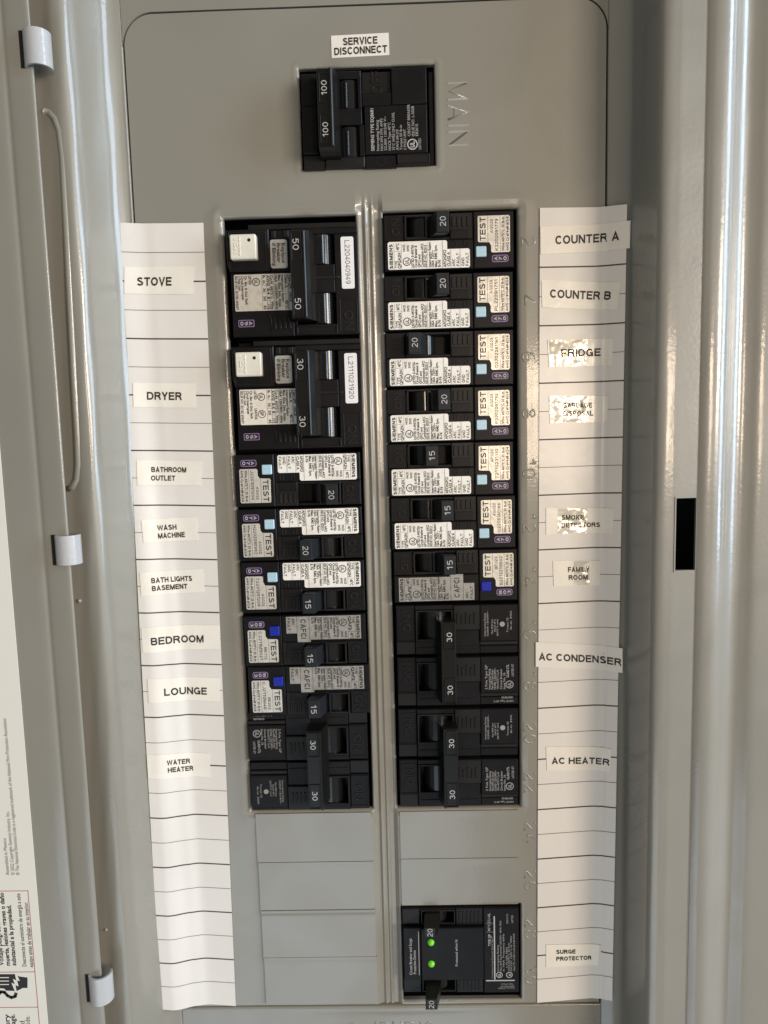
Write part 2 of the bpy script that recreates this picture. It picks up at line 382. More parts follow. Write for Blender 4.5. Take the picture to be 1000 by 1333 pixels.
def sdf(x, v, o):
    dx = max(o[0] - x, x - o[2]); dv = max(o[1] - v, v - o[3])
    if dx > 0 and dv > 0: return math.hypot(dx, dv)
    return max(dx, dv)
def face_h(x, v):
    h = 0.12 * math.sin(x * .045 + 1) * math.sin(v * .021 + .5) + 0.05 * math.sin(x * .11 + v * .05)
    for k, o in enumerate(OPEN):
        d = sdf(x, v, o)
        r = 2.0 if k in (1, 2) else 1.3
        jag = 0.10 * math.sin(v * 2.1 + x) + 0.08 * math.sin(v * 5.3 + x * 2)
        if d < r:
            q = r - max(d, 0); h -= (r - math.sqrt(max(r * r - q * q, 0))) * 0.9 + (jag * .5 if d < .6 else 0)
        if k == 0 and 0 < d < 5: h += 0.16 * math.exp(-((d - 2.3) / .7) ** 2)
        if k in (1, 2) and 0 < d < 9: h += 0.5 * math.exp(-((d - 4.2) / 1.8) ** 2) * (1 if v < 5 else .6)
    # pressed centre rib between the two columns
    if -6.0 < x < 6.2:
        f = 1 / (1 + math.exp(-(v + 5.5) / 1.1))
        h += f * (0.75 * math.exp(-((x + 1.7) / .8) ** 2) + 0.55 * math.exp(-((x - 1.1) / .7) ** 2) - (1.25 + .75 / (1 + math.exp((v - 44) / 4))) * min(1, max(0, (x + 6.0) / 2.7)) * min(1, max(0, (6.2 - x) / 2.0)))
    # taller knockout flanges swell at each breaker pitch
    for k, xe in ((1, -65.4), (2, 66.0)):
        d = abs(x - xe)
        if d < 4 and -3 < v < 281:
            q = (v / 25.4) % 1; q = min(q, 1 - q) * 25.4
            if q < 3: h += 0.35 * math.exp(-(q / 1.1) ** 2) * math.exp(-(d / 1.8) ** 2)
    return h
def edge_x(x, v):
    r = 13.0; w_ = SX
    t = (V0 + r) - v
    if t > 0: w_ = SX - r + math.sqrt(max(r * r - t * t, 0))
    if abs(x) > SX - 25:
        s = 1 if x > 0 else -1
        return s * ((SX - 25) + (abs(x) - (SX - 25)) * (w_ - (SX - 25)) / 25)
    return x
mb = MB()
nx, nv = len(xs), len(vs_)
verts = [(edge_x(x, v), v, face_h(x, v)) for v in vs_ for x in xs]
faces = []
for j in range(nv - 1):
    vm = (vs_[j] + vs_[j + 1]) / 2
    for i in range(nx - 1):
        xm = (xs[i] + xs[i + 1]) / 2
        if any(o[0] < xm < o[2] and o[1] < vm < o[3] for o in OPEN): continue
        faces.append((j * nx + i, j * nx + i + 1, (j + 1) * nx + i + 1, (j + 1) * nx + i))
mb.add(verts, faces, PAINT, smooth=True)
# turned-in flanges of every opening
for k, o in enumerate(OPEN):
    r = 1.75 if k in (1, 2) else 1.1
    c = rect(o[0], o[1], o[2], o[3])
    for i in range(4):
        a, b = c[i], c[(i + 1) % 4]
        mb.add([(a[0], a[1], -r + .4), (b[0], b[1], -r + .4), (b[0], b[1], -2.8), (a[0], a[1], -2.8)], [(0, 1, 2, 3)], PAINT)
mb.build('dead_front', panel)

# the black interior behind the openings
mb = MB()
box(mb, -118, -130, 118, 440, -60, -34, DARK, 1)
box(mb, 119, -130, 150, 440, -60, 4, DARK, 1)
mb.build('enclosure_back', panel)

# surrounding trim ---------------------------------------------------
def chaikin(p, n=2):
    for _ in range(n):
        q = [p[0]]
        for a, b in zip(p[:-1], p[1:]):
            q.append((a[0] * .75 + b[0] * .25, a[1] * .75 + b[1] * .25)); q.append((a[0] * .25 + b[0] * .75, a[1] * .25 + b[1] * .75))
        q.append(p[-1]); p = q
    return p
TV0, TV1 = -170.0, 450.0
def wob(x, v, k): return k * (math.sin(v * .035 + x * .1) * .5 + math.sin(v * .012 + 2 + x * .05) + .25 * math.sin(v * .11 + x))
def sweep(name, prof, vl, m, hole=None, k=.12, amp=None):
    mb = MB(); n = len(prof); vs2 = []
    for v in vl:
        for (x, h) in prof:
            a = k if amp is None else k * amp(x)
            vs2.append((x + wob(x, v, a), v, h + wob(x + 30, v, a * .7)))
    fs = []
    for j in range(len(vl) - 1):
        vm = (vl[j] + vl[j + 1]) / 2
        for i in range(n - 1):
            xm = (prof[i][0] + prof[i + 1][0]) / 2
            if hole and hole[0] < xm < hole[2] and hole[1] < vm < hole[3]: continue
            fs.append((j * n + i, j * n + i + 1, (j + 1) * n + i + 1, (j + 1) * n + i))
    mb.add(vs2, fs, m, smooth=True)
    return mb
g = 0.7
vl = sorted(set([round(float(q), 2) for q in np.arange(TV0, TV1 + 1, 6)] + [126.9, 158.1]))
# right: gentle rise, steep inner wall, rounded rim, flat with the latch slot, then the outer flange
R1 = chaikin([(SX + g, -3), (SX + g, .25), (107.2, .3), (110.5, 1.0), (113.4, 2.8), (115.4, 4.6), (118.8, 22.5), (119.8, 26.0), (122.5, 27.3), (127, 27.5)], 2)
R1 += [(128.5, 27.4), (137.1, 26.9)]
R2 = chaikin([(137.3, 26.6), (137.5, 25.9), (138.3, 26.6), (141, 27.7), (145.5, 27.8), (149.5, 25.6), (153, 21.6), (157.5, 19.4), (161.5, 20.4), (165, 21.8), (170, 22.0), (200, 22.0), (215, 15), (215, -60)], 2)
mb = sweep('t', R1, vl, PAINT_R, (128.5, 126.9, 137.1, 158.1), .10, lambda x: 0 if 127 < x < 138 or x < 107 else 1)
for (a, b) in (((128.5, 126.9), (137.1, 126.9)), ((137.1, 126.9), (137.1, 158.1)), ((137.1, 158.1), (128.5, 158.1)), ((128.5, 158.1), (128.5, 126.9))):
    mb.add([(a[0], a[1], 27.1), (b[0], b[1], 27.1), (b[0], b[1], 25.4), (a[0], a[1], 25.4)], [(0, 1, 2, 3)], PAINT_R)
box(mb, 127.6, 126.2, 128.45, 158.8, 27.2, 27.75, PAINT_R, .25)
mb.build('right_trim_wall', panel)
sweep('t', R2, vl, PAINT_R, None, .08, lambda x: 0 if x < 139 else 1).build('outer_flange', panel)
# left: mirrored tray wall, rim and the shelf that runs under the door
L1 = chaikin([(-SX - g, -3), (-SX - g, .25), (-107.2, .35), (-110.0, 1.5), (-112.8, 4.0), (-114.5, 6.8), (-117.2, 13.5), (-119.3, 20.5), (-121.8, 23.4), (-123.8, 24.0), (-127.0, 23.7), (-131, 22.6), (-136, 22.0), (-150, 22.0), (-215, 21), (-215, -60)], 2)
sweep('t', L1, vl, PAINT, None, .22, lambda x: 0 if abs(x) < 107 else 1).build('left_trim_wall', panel)
# flats above and below the face, with rounded inner corners
mb = MB()
r = 13.0 + g; top = []
for i in range(25):
    a = rad(180 + 90 * i / 24); top.append((-SX - g + r + r * math.cos(a), V0 - g + r + r * math.sin(a)))
for i in range(25):
    a = rad(270 + 90 * i / 24); top.append((SX + g - r + r * math.cos(a), V0 - g + r + r * math.sin(a)))
rim_h = .25
up_ = [(x, TV0) for x, _ in top]
n = len(top)
mb.add([(x, v, rim_h) for x, v in top] + [(x, v, rim_h) for x, v in up_], [(i, i + 1, n + i + 1, n + i) for i in range(n - 1)], PAINT)
mb.add([(x, v, rim_h) for x, v in top] + [(x, v, -3) for x, v in top], [(i, i + 1, n + i + 1, n + i) for i in range(n - 1)], PAINT)
mb.build('upper_trim_face', panel); mb = MB()
lo = np.linspace(-SX - g, SX + g, 40)
rows = [(V1 + g, -3), (V1 + g, -.1), (V1 + g + .4, .5), (V1 + g + 1.6, .75), (V1 + g + 3.5, .4), (V1 + g + 8, .25), (TV1, .25)]
mb.add([(float(x), v, h if j not in (3,) else h - .25 + .25 * math.cos(x * .03)) for j, (v, h) in enumerate(rows) for x in lo],
       [(j * 40 + i, j * 40 + i + 1, (j + 1) * 40 + i + 1, (j + 1) * 40 + i) for j in range(len(rows) - 1) for i in range(39)], PAINT, smooth=True)
mb.build('lower_trim_face', panel)
# near-black strips under the seam, standing in for the shadow in its gap
mb = MB()
flat(mb, -SX - 3, V0 - 3, SX + 3, V0 + .0, -3.2, DARK); flat(mb, -SX - 3, V1, SX + 3, V1 + 3, -3.2, DARK)
flat(mb, -SX - 3, V0, -SX + .3, V1, -3.2, DARK); flat(mb, SX - .3, V0, SX + 3, V1, -3.2, DARK)
mb.build('seam_shadow_strips', panel)

# long pressed bead on the left shelf, and weld bumps
mb = MB()
def Ph(px, py, h): x, v = P(px, py, h); return (x, v, h)
hb = lambda x: 23.9 if x > -127.5 else 23.9 - (-127.5 - x) * .22
def bead(px, py):
    x, v = P(px, py, 23.5); return (x, v, hb(x) - 1.6)
tube(mb, [bead(*q) for q in ((56, 143), (64, 146), (71, 154), (77, 170), (81, 205), (86, 300), (91, 400), (96, 500), (100, 570), (101, 605), (99, 624), (93, 634), (86, 637))], 1.9, PAINT)
mb.build('pressed_bead', panel)
for (px, py) in ((102, 783), (137, 1212)):
    mb = MB(); x, v = P(px, py, 23.6); hz = 22.6 if px < 110 or px > 130 else 14.2
    if px == 118: x, v = P(px, py, 15)
    rr = [[(x + q * math.cos(2 * math.pi * i / 12), v + q * math.sin(2 * math.pi * i / 12), hz + hh) for i in range(12)] for q, hh in ((1.1, -.4), (.9, .3), (.5, .62), (.12, .7))]
    loft(mb, rr, PAINT, True); mb.build('weld_bump', panel)

# filler plates over the unused spaces
def filler(u0, v0, u1, v1, tilt):
    mb = MB(); nx_, nv_ = 14, 16; vs2 = []; fs = []
    for j in range(nv_ + 1):
        b = j / nv_
        for i in range(nx_ + 1):
            a = i / nx_
            e = min(a * (u1 - u0), (1 - a) * (u1 - u0)); f = b * (v1 - v0); f2 = (1 - b) * (v1 - v0)
            h = 0.75 + tilt * (math.exp(-((f - 1.0) / 2.6) ** 2) * .36 + .12 * math.exp(-(f2 / 2.0) ** 2))
            vs2.append((u0 + (u1 - u0) * a, v0 + (v1 - v0) * b ** 1.25, h))
    for j in range(nv_):
        for i in range(nx_):
            fs.append((j * (nx_ + 1) + i, j * (nx_ + 1) + i + 1, (j + 1) * (nx_ + 1) + i + 1, (j + 1) * (nx_ + 1) + i))
    mb.add(vs2, fs, PAINT, smooth=True)
    per = [(u0, v0, .75), (u1, v0, .75), (u1, v1, .75), (u0, v1, .75)]
    hh = [.75 + tilt * .31, .75 + tilt * .31, .75 + tilt * .12, .75 + tilt * .12]
    for i in range(4):
        a, b = per[i], per[(i + 1) % 4]
        ha, hb = hh[i], hh[(i + 1) % 4]
        if i in (0, 2): mb.add([(a[0], a[1], ha), (b[0], b[1], hb), (b[0], b[1], -.5), (a[0], a[1], -.5)], [(0, 1, 2, 3)], PAINT)
        else: mb.add([(a[0], a[1], .75), (b[0], b[1], .75), (b[0], b[1], -.5), (a[0], a[1], -.5)], [(0, 1, 2, 3)], PAINT)
    mb.build('filler_plate', panel)
for k in range(4): filler(-63.6 + k * .3, 280.3 + 25.4 * k, -7.0 + k * .3, 305.5 + 25.4 * k, (.5, 1.0, 1.9, .9)[k])
for k in range(2): filler(7.2, 280.3 + 24.6 * k, 64.6, 304.7 + 24.6 * k, (.4, .9)[k])

# embossed numbers and words
def emboss(mb, s, u, v, cap, rot, w=None, r=.6, align='C', h=0.0):
    lines = []; x = 0
    for ch in s:
        w_, st = _glyph(ch, .16)
        for ln in st: lines.append([(x + q[0], q[1]) for q in ln])
        x += w_ + .2
    x -= .2; kx = (w / x) if w else cap
    a = rad(rot); dx, dy = math.cos(a), -math.sin(a); ux, uy = -math.sin(a), -math.cos(a)
    off = -x * kx / 2 if align == 'C' else 0
    for ln in lines:
        pts = []
        for q in ln:
            X = q[0] * kx + off; Y = q[1] * cap - cap / 2; U, V_ = u + dx * X + ux * Y, v + dy * X + uy * Y
            pts.append((U, V_, face_h(U, V_) * (1 if V_ < V1 else 0) + h - r * (.45 if u > 0 or cap > 7 else .6)))
        tube(mb, pts, r, PAINT, 8)
for k in range(15):
    for sgn, n0 in ((1, 2), (-1, 1)):
        mb = MB(); s = str(2 * k + n0)
        emboss(mb, s, 71.0 if sgn > 0 else -70.2, 12.7 + 25.4 * k + math.sin(k * 3.1) * .5, 6.6, -90, r=.8, h=-.22 if sgn > 0 else -.32)
        mb.build('embossed_number', panel)
mb = MB(); x, v = P(596, 106, 0)
emboss(mb, "MAIN", x, v, 9.0, -90, w=27, r=.8, align='L', h=-.2); mb.build('embossed_word', panel)
mb = MB(); x, v = P(453, 1334, 0)
emboss(mb, "SA1DUD10", x, v + 1.2, 6.0, 0, w=43, r=.5, align='L', h=.25); mb.build('embossed_code', panel)

# door: a long folded sheet left of the box, on three hinges
mb = MB()
DH = 32.0
dp = chaikin([(-131.6, 30.6), (-131.3, 31.3), (-131.5, 32.1), (-133.0, 32.3), (-141.0, 31.9), (-142.6, 31.4), (-144.2, 31.9), (-150, 32.0), (-260, 32.0), (-262, 30)], 2)
mb2 = sweep('t', dp, vl, PAINT, None, .05)
mb2.build('door', panel)
door = bpy.data.objects['door']
mb = MB()
nn = [(x, h) for x, h in ((-131.0, 27), (-262, 27))]
flat(mb, -262, TV0, -131.6, TV1, 30.6, PAINT); mb.build('door_inner_sheet', door)
for (px, py, hgt) in ((43.5, 59, 13.6), (84.5, 717, 12.6), (128, 1292, 13.2)):
    x, v = P(px, py, 35); v0_, v1_ = v - hgt / 2, v + hgt / 2
    mb = MB(); vs2 = []; R_, T_ = 5.3, 1.0; N = 18
    hx, hh = x - .4, 30.4
    for rr in (R_, R_ - T_):
        for i in range(N + 1):
            a = rad(-25 + 205 * i / N)
            e = .6 if i in (0, N) else 0
            vs2.append((hx + rr * math.cos(a), v0_ + .0, hh + rr * math.sin(a)))
            vs2.append((hx + rr * math.cos(a), v1_, hh + rr * math.sin(a)))
    fs = []; M_ = 2 * (N + 1)
    for i in range(N):
        fs += [(2 * i, 2 * i + 2, 2 * i + 3, 2 * i + 1), (M_ + 2 * i, M_ + 2 * i + 1, M_ + 2 * i + 3, M_ + 2 * i + 2)]
    mb.add(vs2, fs, ZINC, smooth=True)
    mb.add(vs2, [(2 * i, 2 * i + 2, M_ + 2 * i + 2, M_ + 2 * i) for i in range(N)] + [(2 * i + 1, 2 * i + 3, M_ + 2 * i + 3, M_ + 2 * i + 1) for i in range(N)] + [(0, 1, M_ + 1, M_), (2 * N, 2 * N + 1, M_ + 2 * N + 1, M_ + 2 * N)], ZINC)
    hg = mb.build('hinge', panel)
    mb = MB(); flat(mb, hx - R_ - 1.1, v0_ - .3, hx - R_ + .9, v1_ + .3, 32.36, DARK); mb.build('hinge_slot', door)

# =================================================================== breakers
BR = 'circuit breakers plugged into the two columns'
def slot_hub(mb, u, v0, v1, r=6.0, h=-4.6):
    N = 14; vs2 = []
    for i in range(N + 1):
        a = rad(10 + 160 * i / N); vs2 += [(u + r * math.cos(a), v0, h + r * math.sin(a)), (u + r * math.cos(a), v1, h + r * math.sin(a))]
    mb.add(vs2, [(2 * i, 2 * i + 2, 2 * i + 3, 2 * i + 1) for i in range(N)], HUB, smooth=True)
def onoff(mb, s, u, v, cap, h, m=PLAST_M, rot=90, w=None): text(mb, s, u, v, cap, rot, align='C', h=h, ext=.03, hs=6, m=m, w=w)

def afci(x, v, rot, amps, pos, serial, kind, label, date="AG022"):
    rot += random.uniform(-.35, .35)
    ro = root('circuit_breaker', label, 'circuit breaker', x, v, 0, rot, BR)
    b = MB()
    box(b, .2, .4, 57.8, 25.0, -30, -6.5, PLAST, .3)
    box(b, .3, .6, 9.2, 12.0, -7, 2.2, PLAST, .35)
    box(b, .3, 12.05, 40.0, 24.9, -7, 3.0, PLAST, .4)
    box(b, 40.05, .6, 57.7, 24.9, -7, 3.3, PLAST, .4)
    box(b, 29.6, .6, 40.0, 12.0, -7, 2.4, PLAST_M, .3)
    box(b, 9.25, .6, 29.55, 1.9, -7, 2.0, PLAST, .3)
    box(b, 9.25, 10.6, 29.55, 12.0, -7, 2.3, PLAST, .3)
    frame(b, 9.6, 1.0, 19.5, 11.3, .8, 1.8, 3.0, PLAST_M)
    frame(b, 1.0, 2.6, 8.6, 9.0, .25, 2.0, 2.35, PLAST_M, .05)
    onoff(b, "ON", 5.4, 6.0, 3.4, 2.25)
    for q in range(4): box(b, 30.6 + q * 2.2, 2.2, 31.7 + q * 2.2, 6.6, 2.2, 2.9, PLAST_M, .2)
    box(b, 30.0, 7.6, 38.2, 11.7, 2.2, 2.6, PLAST, .15)
    slot_hub(b, 17.2, 2.0, 10.5)
    b.build('body', ro)
    hu = {'on': 26.0, 'off': 13.2, 'trip': 20.2}[pos]; hb = {'on': 23.2, 'off': 16.0, 'trip': 20.0}[pos]
    h = MB()
    def rg(c, w_, v0, v1, hh): return [(c - w_, v0, hh), (c + w_, v0, hh), (c + w_, v1, hh), (c - w_, v1, hh)]
    loft(h, [rg(hb, 3.6, 2.4, 10.4, -3), rg((hb + hu) / 2, 3.3, 2.0, 10.6, 4.5), rg(hu, 2.85, 1.6, 10.8, 9.6), rg(hu, 2.45, 2.0, 10.4, 10.2)], HANDLE)
    ho = h.build('handle', ro)
    t = MB(); btext(t, amps, hu + .1, 6.1, 2.6, 90, w=4.2, align='C', t=.12, h=10.24, m=INK_W); t.build('lettering', ho)
    # circle socket and indicator windows
    i1 = MB(); ring(i1, 34.2, 9.6, 1.25, .3, 2.65, PLAST_M); i1.build('push_socket', ro)
    if kind == 'A':
        for uu in (30.6, 35.8):
            i2 = MB(); frame(i2, uu, 12.6, uu + 1.7, 15.2, .3, 2.9, 3.35, PLAST_M, .08); i2.build('indicator_window', ro)
    # rating label
    L = MB(); T = MB(); H = 3.16; LM = WHITE_L if kind == 'A' else GREY_L
    def Tx(s, u, v, c, w=None, bd=0.0): text(T, s, u, v, c * 1.08, 90, w=w, bold=bd + .022, h=H)
    if kind == 'A':
        plate(L, [(1.9, 12.9), (2.5, 12.3), (27.7, 12.3), (28.3, 12.9), (28.3, 16.1), (37.7, 16.1), (38.3, 16.7), (38.3, 23.7), (37.8, 24.3), (2.4, 24.3), (1.9, 23.8)], 2.9, 3.12, LM, .05)
        lines = (26.2, 29.9, 34.0); boxv = 16.1
        Tx("AFCI/GFCI", 27.2, 23.9, 1.15, 7.4, .01); Tx("CLASS A", 28.9, 23.6, 1.15, 6.2, .01)
        btext(T, "ARC", 31.1, 23.6, 1.3, 90, w=3.2, t=.2, h=H); btext(T, "FAULT", 33.0, 23.6, 1.3, 90, w=5.6, t=.2, h=H)
        btext(T, "GND", 35.2, 23.6, 1.3, 90, w=3.6, t=.2, h=H); btext(T, "FAULT", 37.1, 23.6, 1.3, 90, w=5.6, t=.2, h=H)
        for q in lines: flat(T, q - .07, 12.5 if q < 27 else 16.3, q + .07, 24.2, H, INK)
        T_end = 26
    else:
        plate(L, [(2.5, 13.0), (26.4, 13.0), (26.4, 11.9), (32.6, 11.9), (32.6, 16.2), (37.7, 16.2), (37.7, 24.3), (2.5, 24.3)], 2.9, 3.12, LM, .05)
        btext(T, "CAFCI", 29.6, 23.0, 2.5, 90, w=9.4, t=.18, h=H)
        flat(T, 26.7, 12.2, 26.85, 24.2, H, INK); flat(T, 32.5, 16.4, 32.65, 24.2, H, INK)
        btext(T, "ARC", 34.3, 23.6, 1.3, 90, w=3.4, t=.2, h=H); btext(T, "FAULT", 36.4, 23.6, 1.3, 90, w=5.8, t=.2, h=H)
    o0 = 0 if kind == 'A' else .5
    btext(T, "SIEMENS", 3.35 + o0, 23.9, 1.5, 90, w=10.6, t=.25, h=H)
    flat(T, 4.6 + o0, 13.2, 4.72 + o0, 24.2, H, INK)
    Tx("TYPE", 5.6 + o0, 23.7, .95, 3.2); Tx("QFGA2N" if kind == 'A' else "QAF2", 7.0 + o0, 23.9, 1.15, 6.8, .01)
    flat(T, 4.7 + o0, 16.4, 7.9 + o0, 16.52, H, INK); Tx("40°C", 6.3 + o0, 15.9, 1.2, 2.9, .01)
    flat(T, 7.9 + o0, 13.2, 8.0 + o0, 24.2, H, INK)
    Tx("HACR", 9.1 + o0, 16.6, .95, 3.0, .01); Tx("SWD", 10.9 + o0, 16.6, .95, 2.8, .01)
    ul_logo(T, 10.3 + o0, 21.0, 1.85, 90, H)
    rowsA = ["LISTED E-493756", "Circuit Breaker &", "GFCI and", "Combination AFCI", "ISSUE NO. EI2013", "Interrupting Rating", "10kA 120V~", "Max. RMS Sym.", "E-76"]
    wA = [9.8, 9.6, 5.6, 10.2, 9.6, 10.8, 7.4, 9.6, 3.0]
    uA = [12.9, 14.3, 15.8, 17.2, 18.6, 20.5, 21.8, 23.2, 24.7]
    for s, w_, uu in zip(rowsA, wA, uA): Tx(s, uu + o0, 23.7, 1.02, w_, .012)
    flat(T, 19.5 + o0, 13.2, 19.6 + o0, 24.2, H, INK)
    lo_ = L.build('rating_label', ro); T.build('lettering', lo_)
    # test label, button, badge
    L = MB(); T = MB(); H = 3.46
    plate(L, [(42.3, 2.5), (55.6, 2.5), (56.1, 3.0), (56.1, 17.8), (55.6, 18.3), (48.2, 18.3), (47.7, 17.8), (47.7, 15.2), (46.9, 13.9), (42.3, 13.7), (41.9, 13.2), (41.9, 3.0)], 3.2, 3.42, TEST_L, .05)
    btext(T, "TEST", 44.1, 13.2, 2.6, 90, w=10.2, t=.18, h=H)
    flat(T, 46.3, 2.6, 46.42, 13.7, H, INK); flat(T, 51.7, 2.6, 51.82, 18.2, H, INK)
    btext(T, date, 48.0, 10.0, 1.25, 90, w=5.9, h=H, t=.15); btext(T, serial, 50.2, 17.6, 1.4, 90, w=13.6, h=H, t=.15)
    text(T, "Wire 60/75°C 25 lb-in", 53.0, 17.8, 1.05, 90, w=14.6, h=H, bold=.03)
    text(T, "AWG Cu #14-#8 #12-8", 55.0, 17.8, 1.05, 90, w=14.6, h=H, bold=.03)
    flat(T, 53.9, 2.6, 53.98, 18.2, H, INK)
    lo_ = L.build('test_label', ro); T.build('lettering', lo_)
    q = MB(); plate(q, rrect(40.9, 15.6, 45.5, 20.1, .4, 2), 3, 4.3, BTN_LB if kind == 'A' else BTN_DB, .3); q.build('test_button', ro)
    q = MB(); plate(q, rrect(48.0, 19.4, 55.4, 22.5, 1.0, 3), 3.2, 3.4, PURPLE_INK, .03); bo = q.build('code_badge', ro)
    T = MB(); plate(T, rrect(48.3, 19.7, 55.1, 22.2, .8, 3), 3.4, 3.44, PURPLE, .01)
    for ch, uu in zip(("A", "7", "0") if kind == 'A' else ("B", "0", "3"), (49.8, 51.8, 53.8)):
        btext(T, ch, uu, 20.95, 1.4, 90, align='C', t=.18, h=3.48, m=INK_W, w=1.7)
    T.build('lettering', bo)
    return ro

def place_right(px, py): x, v = P(px, py, 3); return x - 1.9, v - 24.3
def place_left(px, py): x, v = P(px, py, 3); return x + 1.9, v + 24.3
# right column, odd looks first
for (px, py, am, pos, ser, kd, lab, dt) in (
    (505.4, 351.5, "20", 'on', "K2202091779", 'A', 'black 20 amp breaker topping the right column, beside the COUNTER A label', "AG022"),
    (506.0, 429.5, "20", 'on', "PL2209I1751", 'A', 'black 20 amp breaker level with the COUNTER B label', "AG022"),
    (508.0, 502.5, "20", 'off', "Q2202281161", 'A', 'black 20 amp breaker with its toggle thrown left, beside the FRIDGE label', "AG022"),
    (509.0, 575.2, "20", 'on', "P2202091792", 'A', 'black 20 amp breaker level with the crinkled GARBAGE DISPOSAL label', "AG022"),
    (510.6, 645.2, "15", 'trip', "T2110231110", 'A', 'black 15 amp breaker with its toggle resting in mid position', "AF022"),
    (514.4, 714.6, "15", 'on', "O2206160166", 'A', 'black 15 amp breaker level with the SMOKE DETECTORS label', "AG022"),
    (519.5, 783.4, "15", 'on', "B2212210B02", 'B', 'black 15 amp CAFCI breaker with dark blue button beside the FAMILY ROOM label', "BF223")):
    x, v = place_right(px - (1.6 if kd == 'B' else 0), py)
    afci(x, v, 0, am, pos, ser, kd, lab, dt)
for (px, py, am, pos, ser, kd, lab, dt) in (
    (463.8, 590.0, "20", 'off', "J2203091204", 'A', 'black 20 amp breaker level with the BATHROOM OUTLET label, its toggle thrown right', "AG022"),
    (466.4, 660.8, "20", 'on', "H2202090993", 'A', 'black 20 amp breaker level with the WASH MACHINE label', "AG022"),
    (469.0, 730.6, "15", 'on', "T2201251209", 'A', 'black 15 amp breaker level with the BATH LIGHTS BASEMENT label', "AG022"),
    (469.6, 800.4, "15", 'on', "C2211M5021", 'B', 'black 15 amp CAFCI breaker level with the BEDROOM label', "BE113"),
    (473.6, 866.4, "15", 'on', "CJ2110M46", 'B', 'black 15 amp CAFCI breaker level with the LOUNGE label', "BE203")):
    x, v = place_left(px + (1.6 if kd == 'B' else 0), py)
    afci(x, v, 180, am, pos, ser, kd, lab, dt)

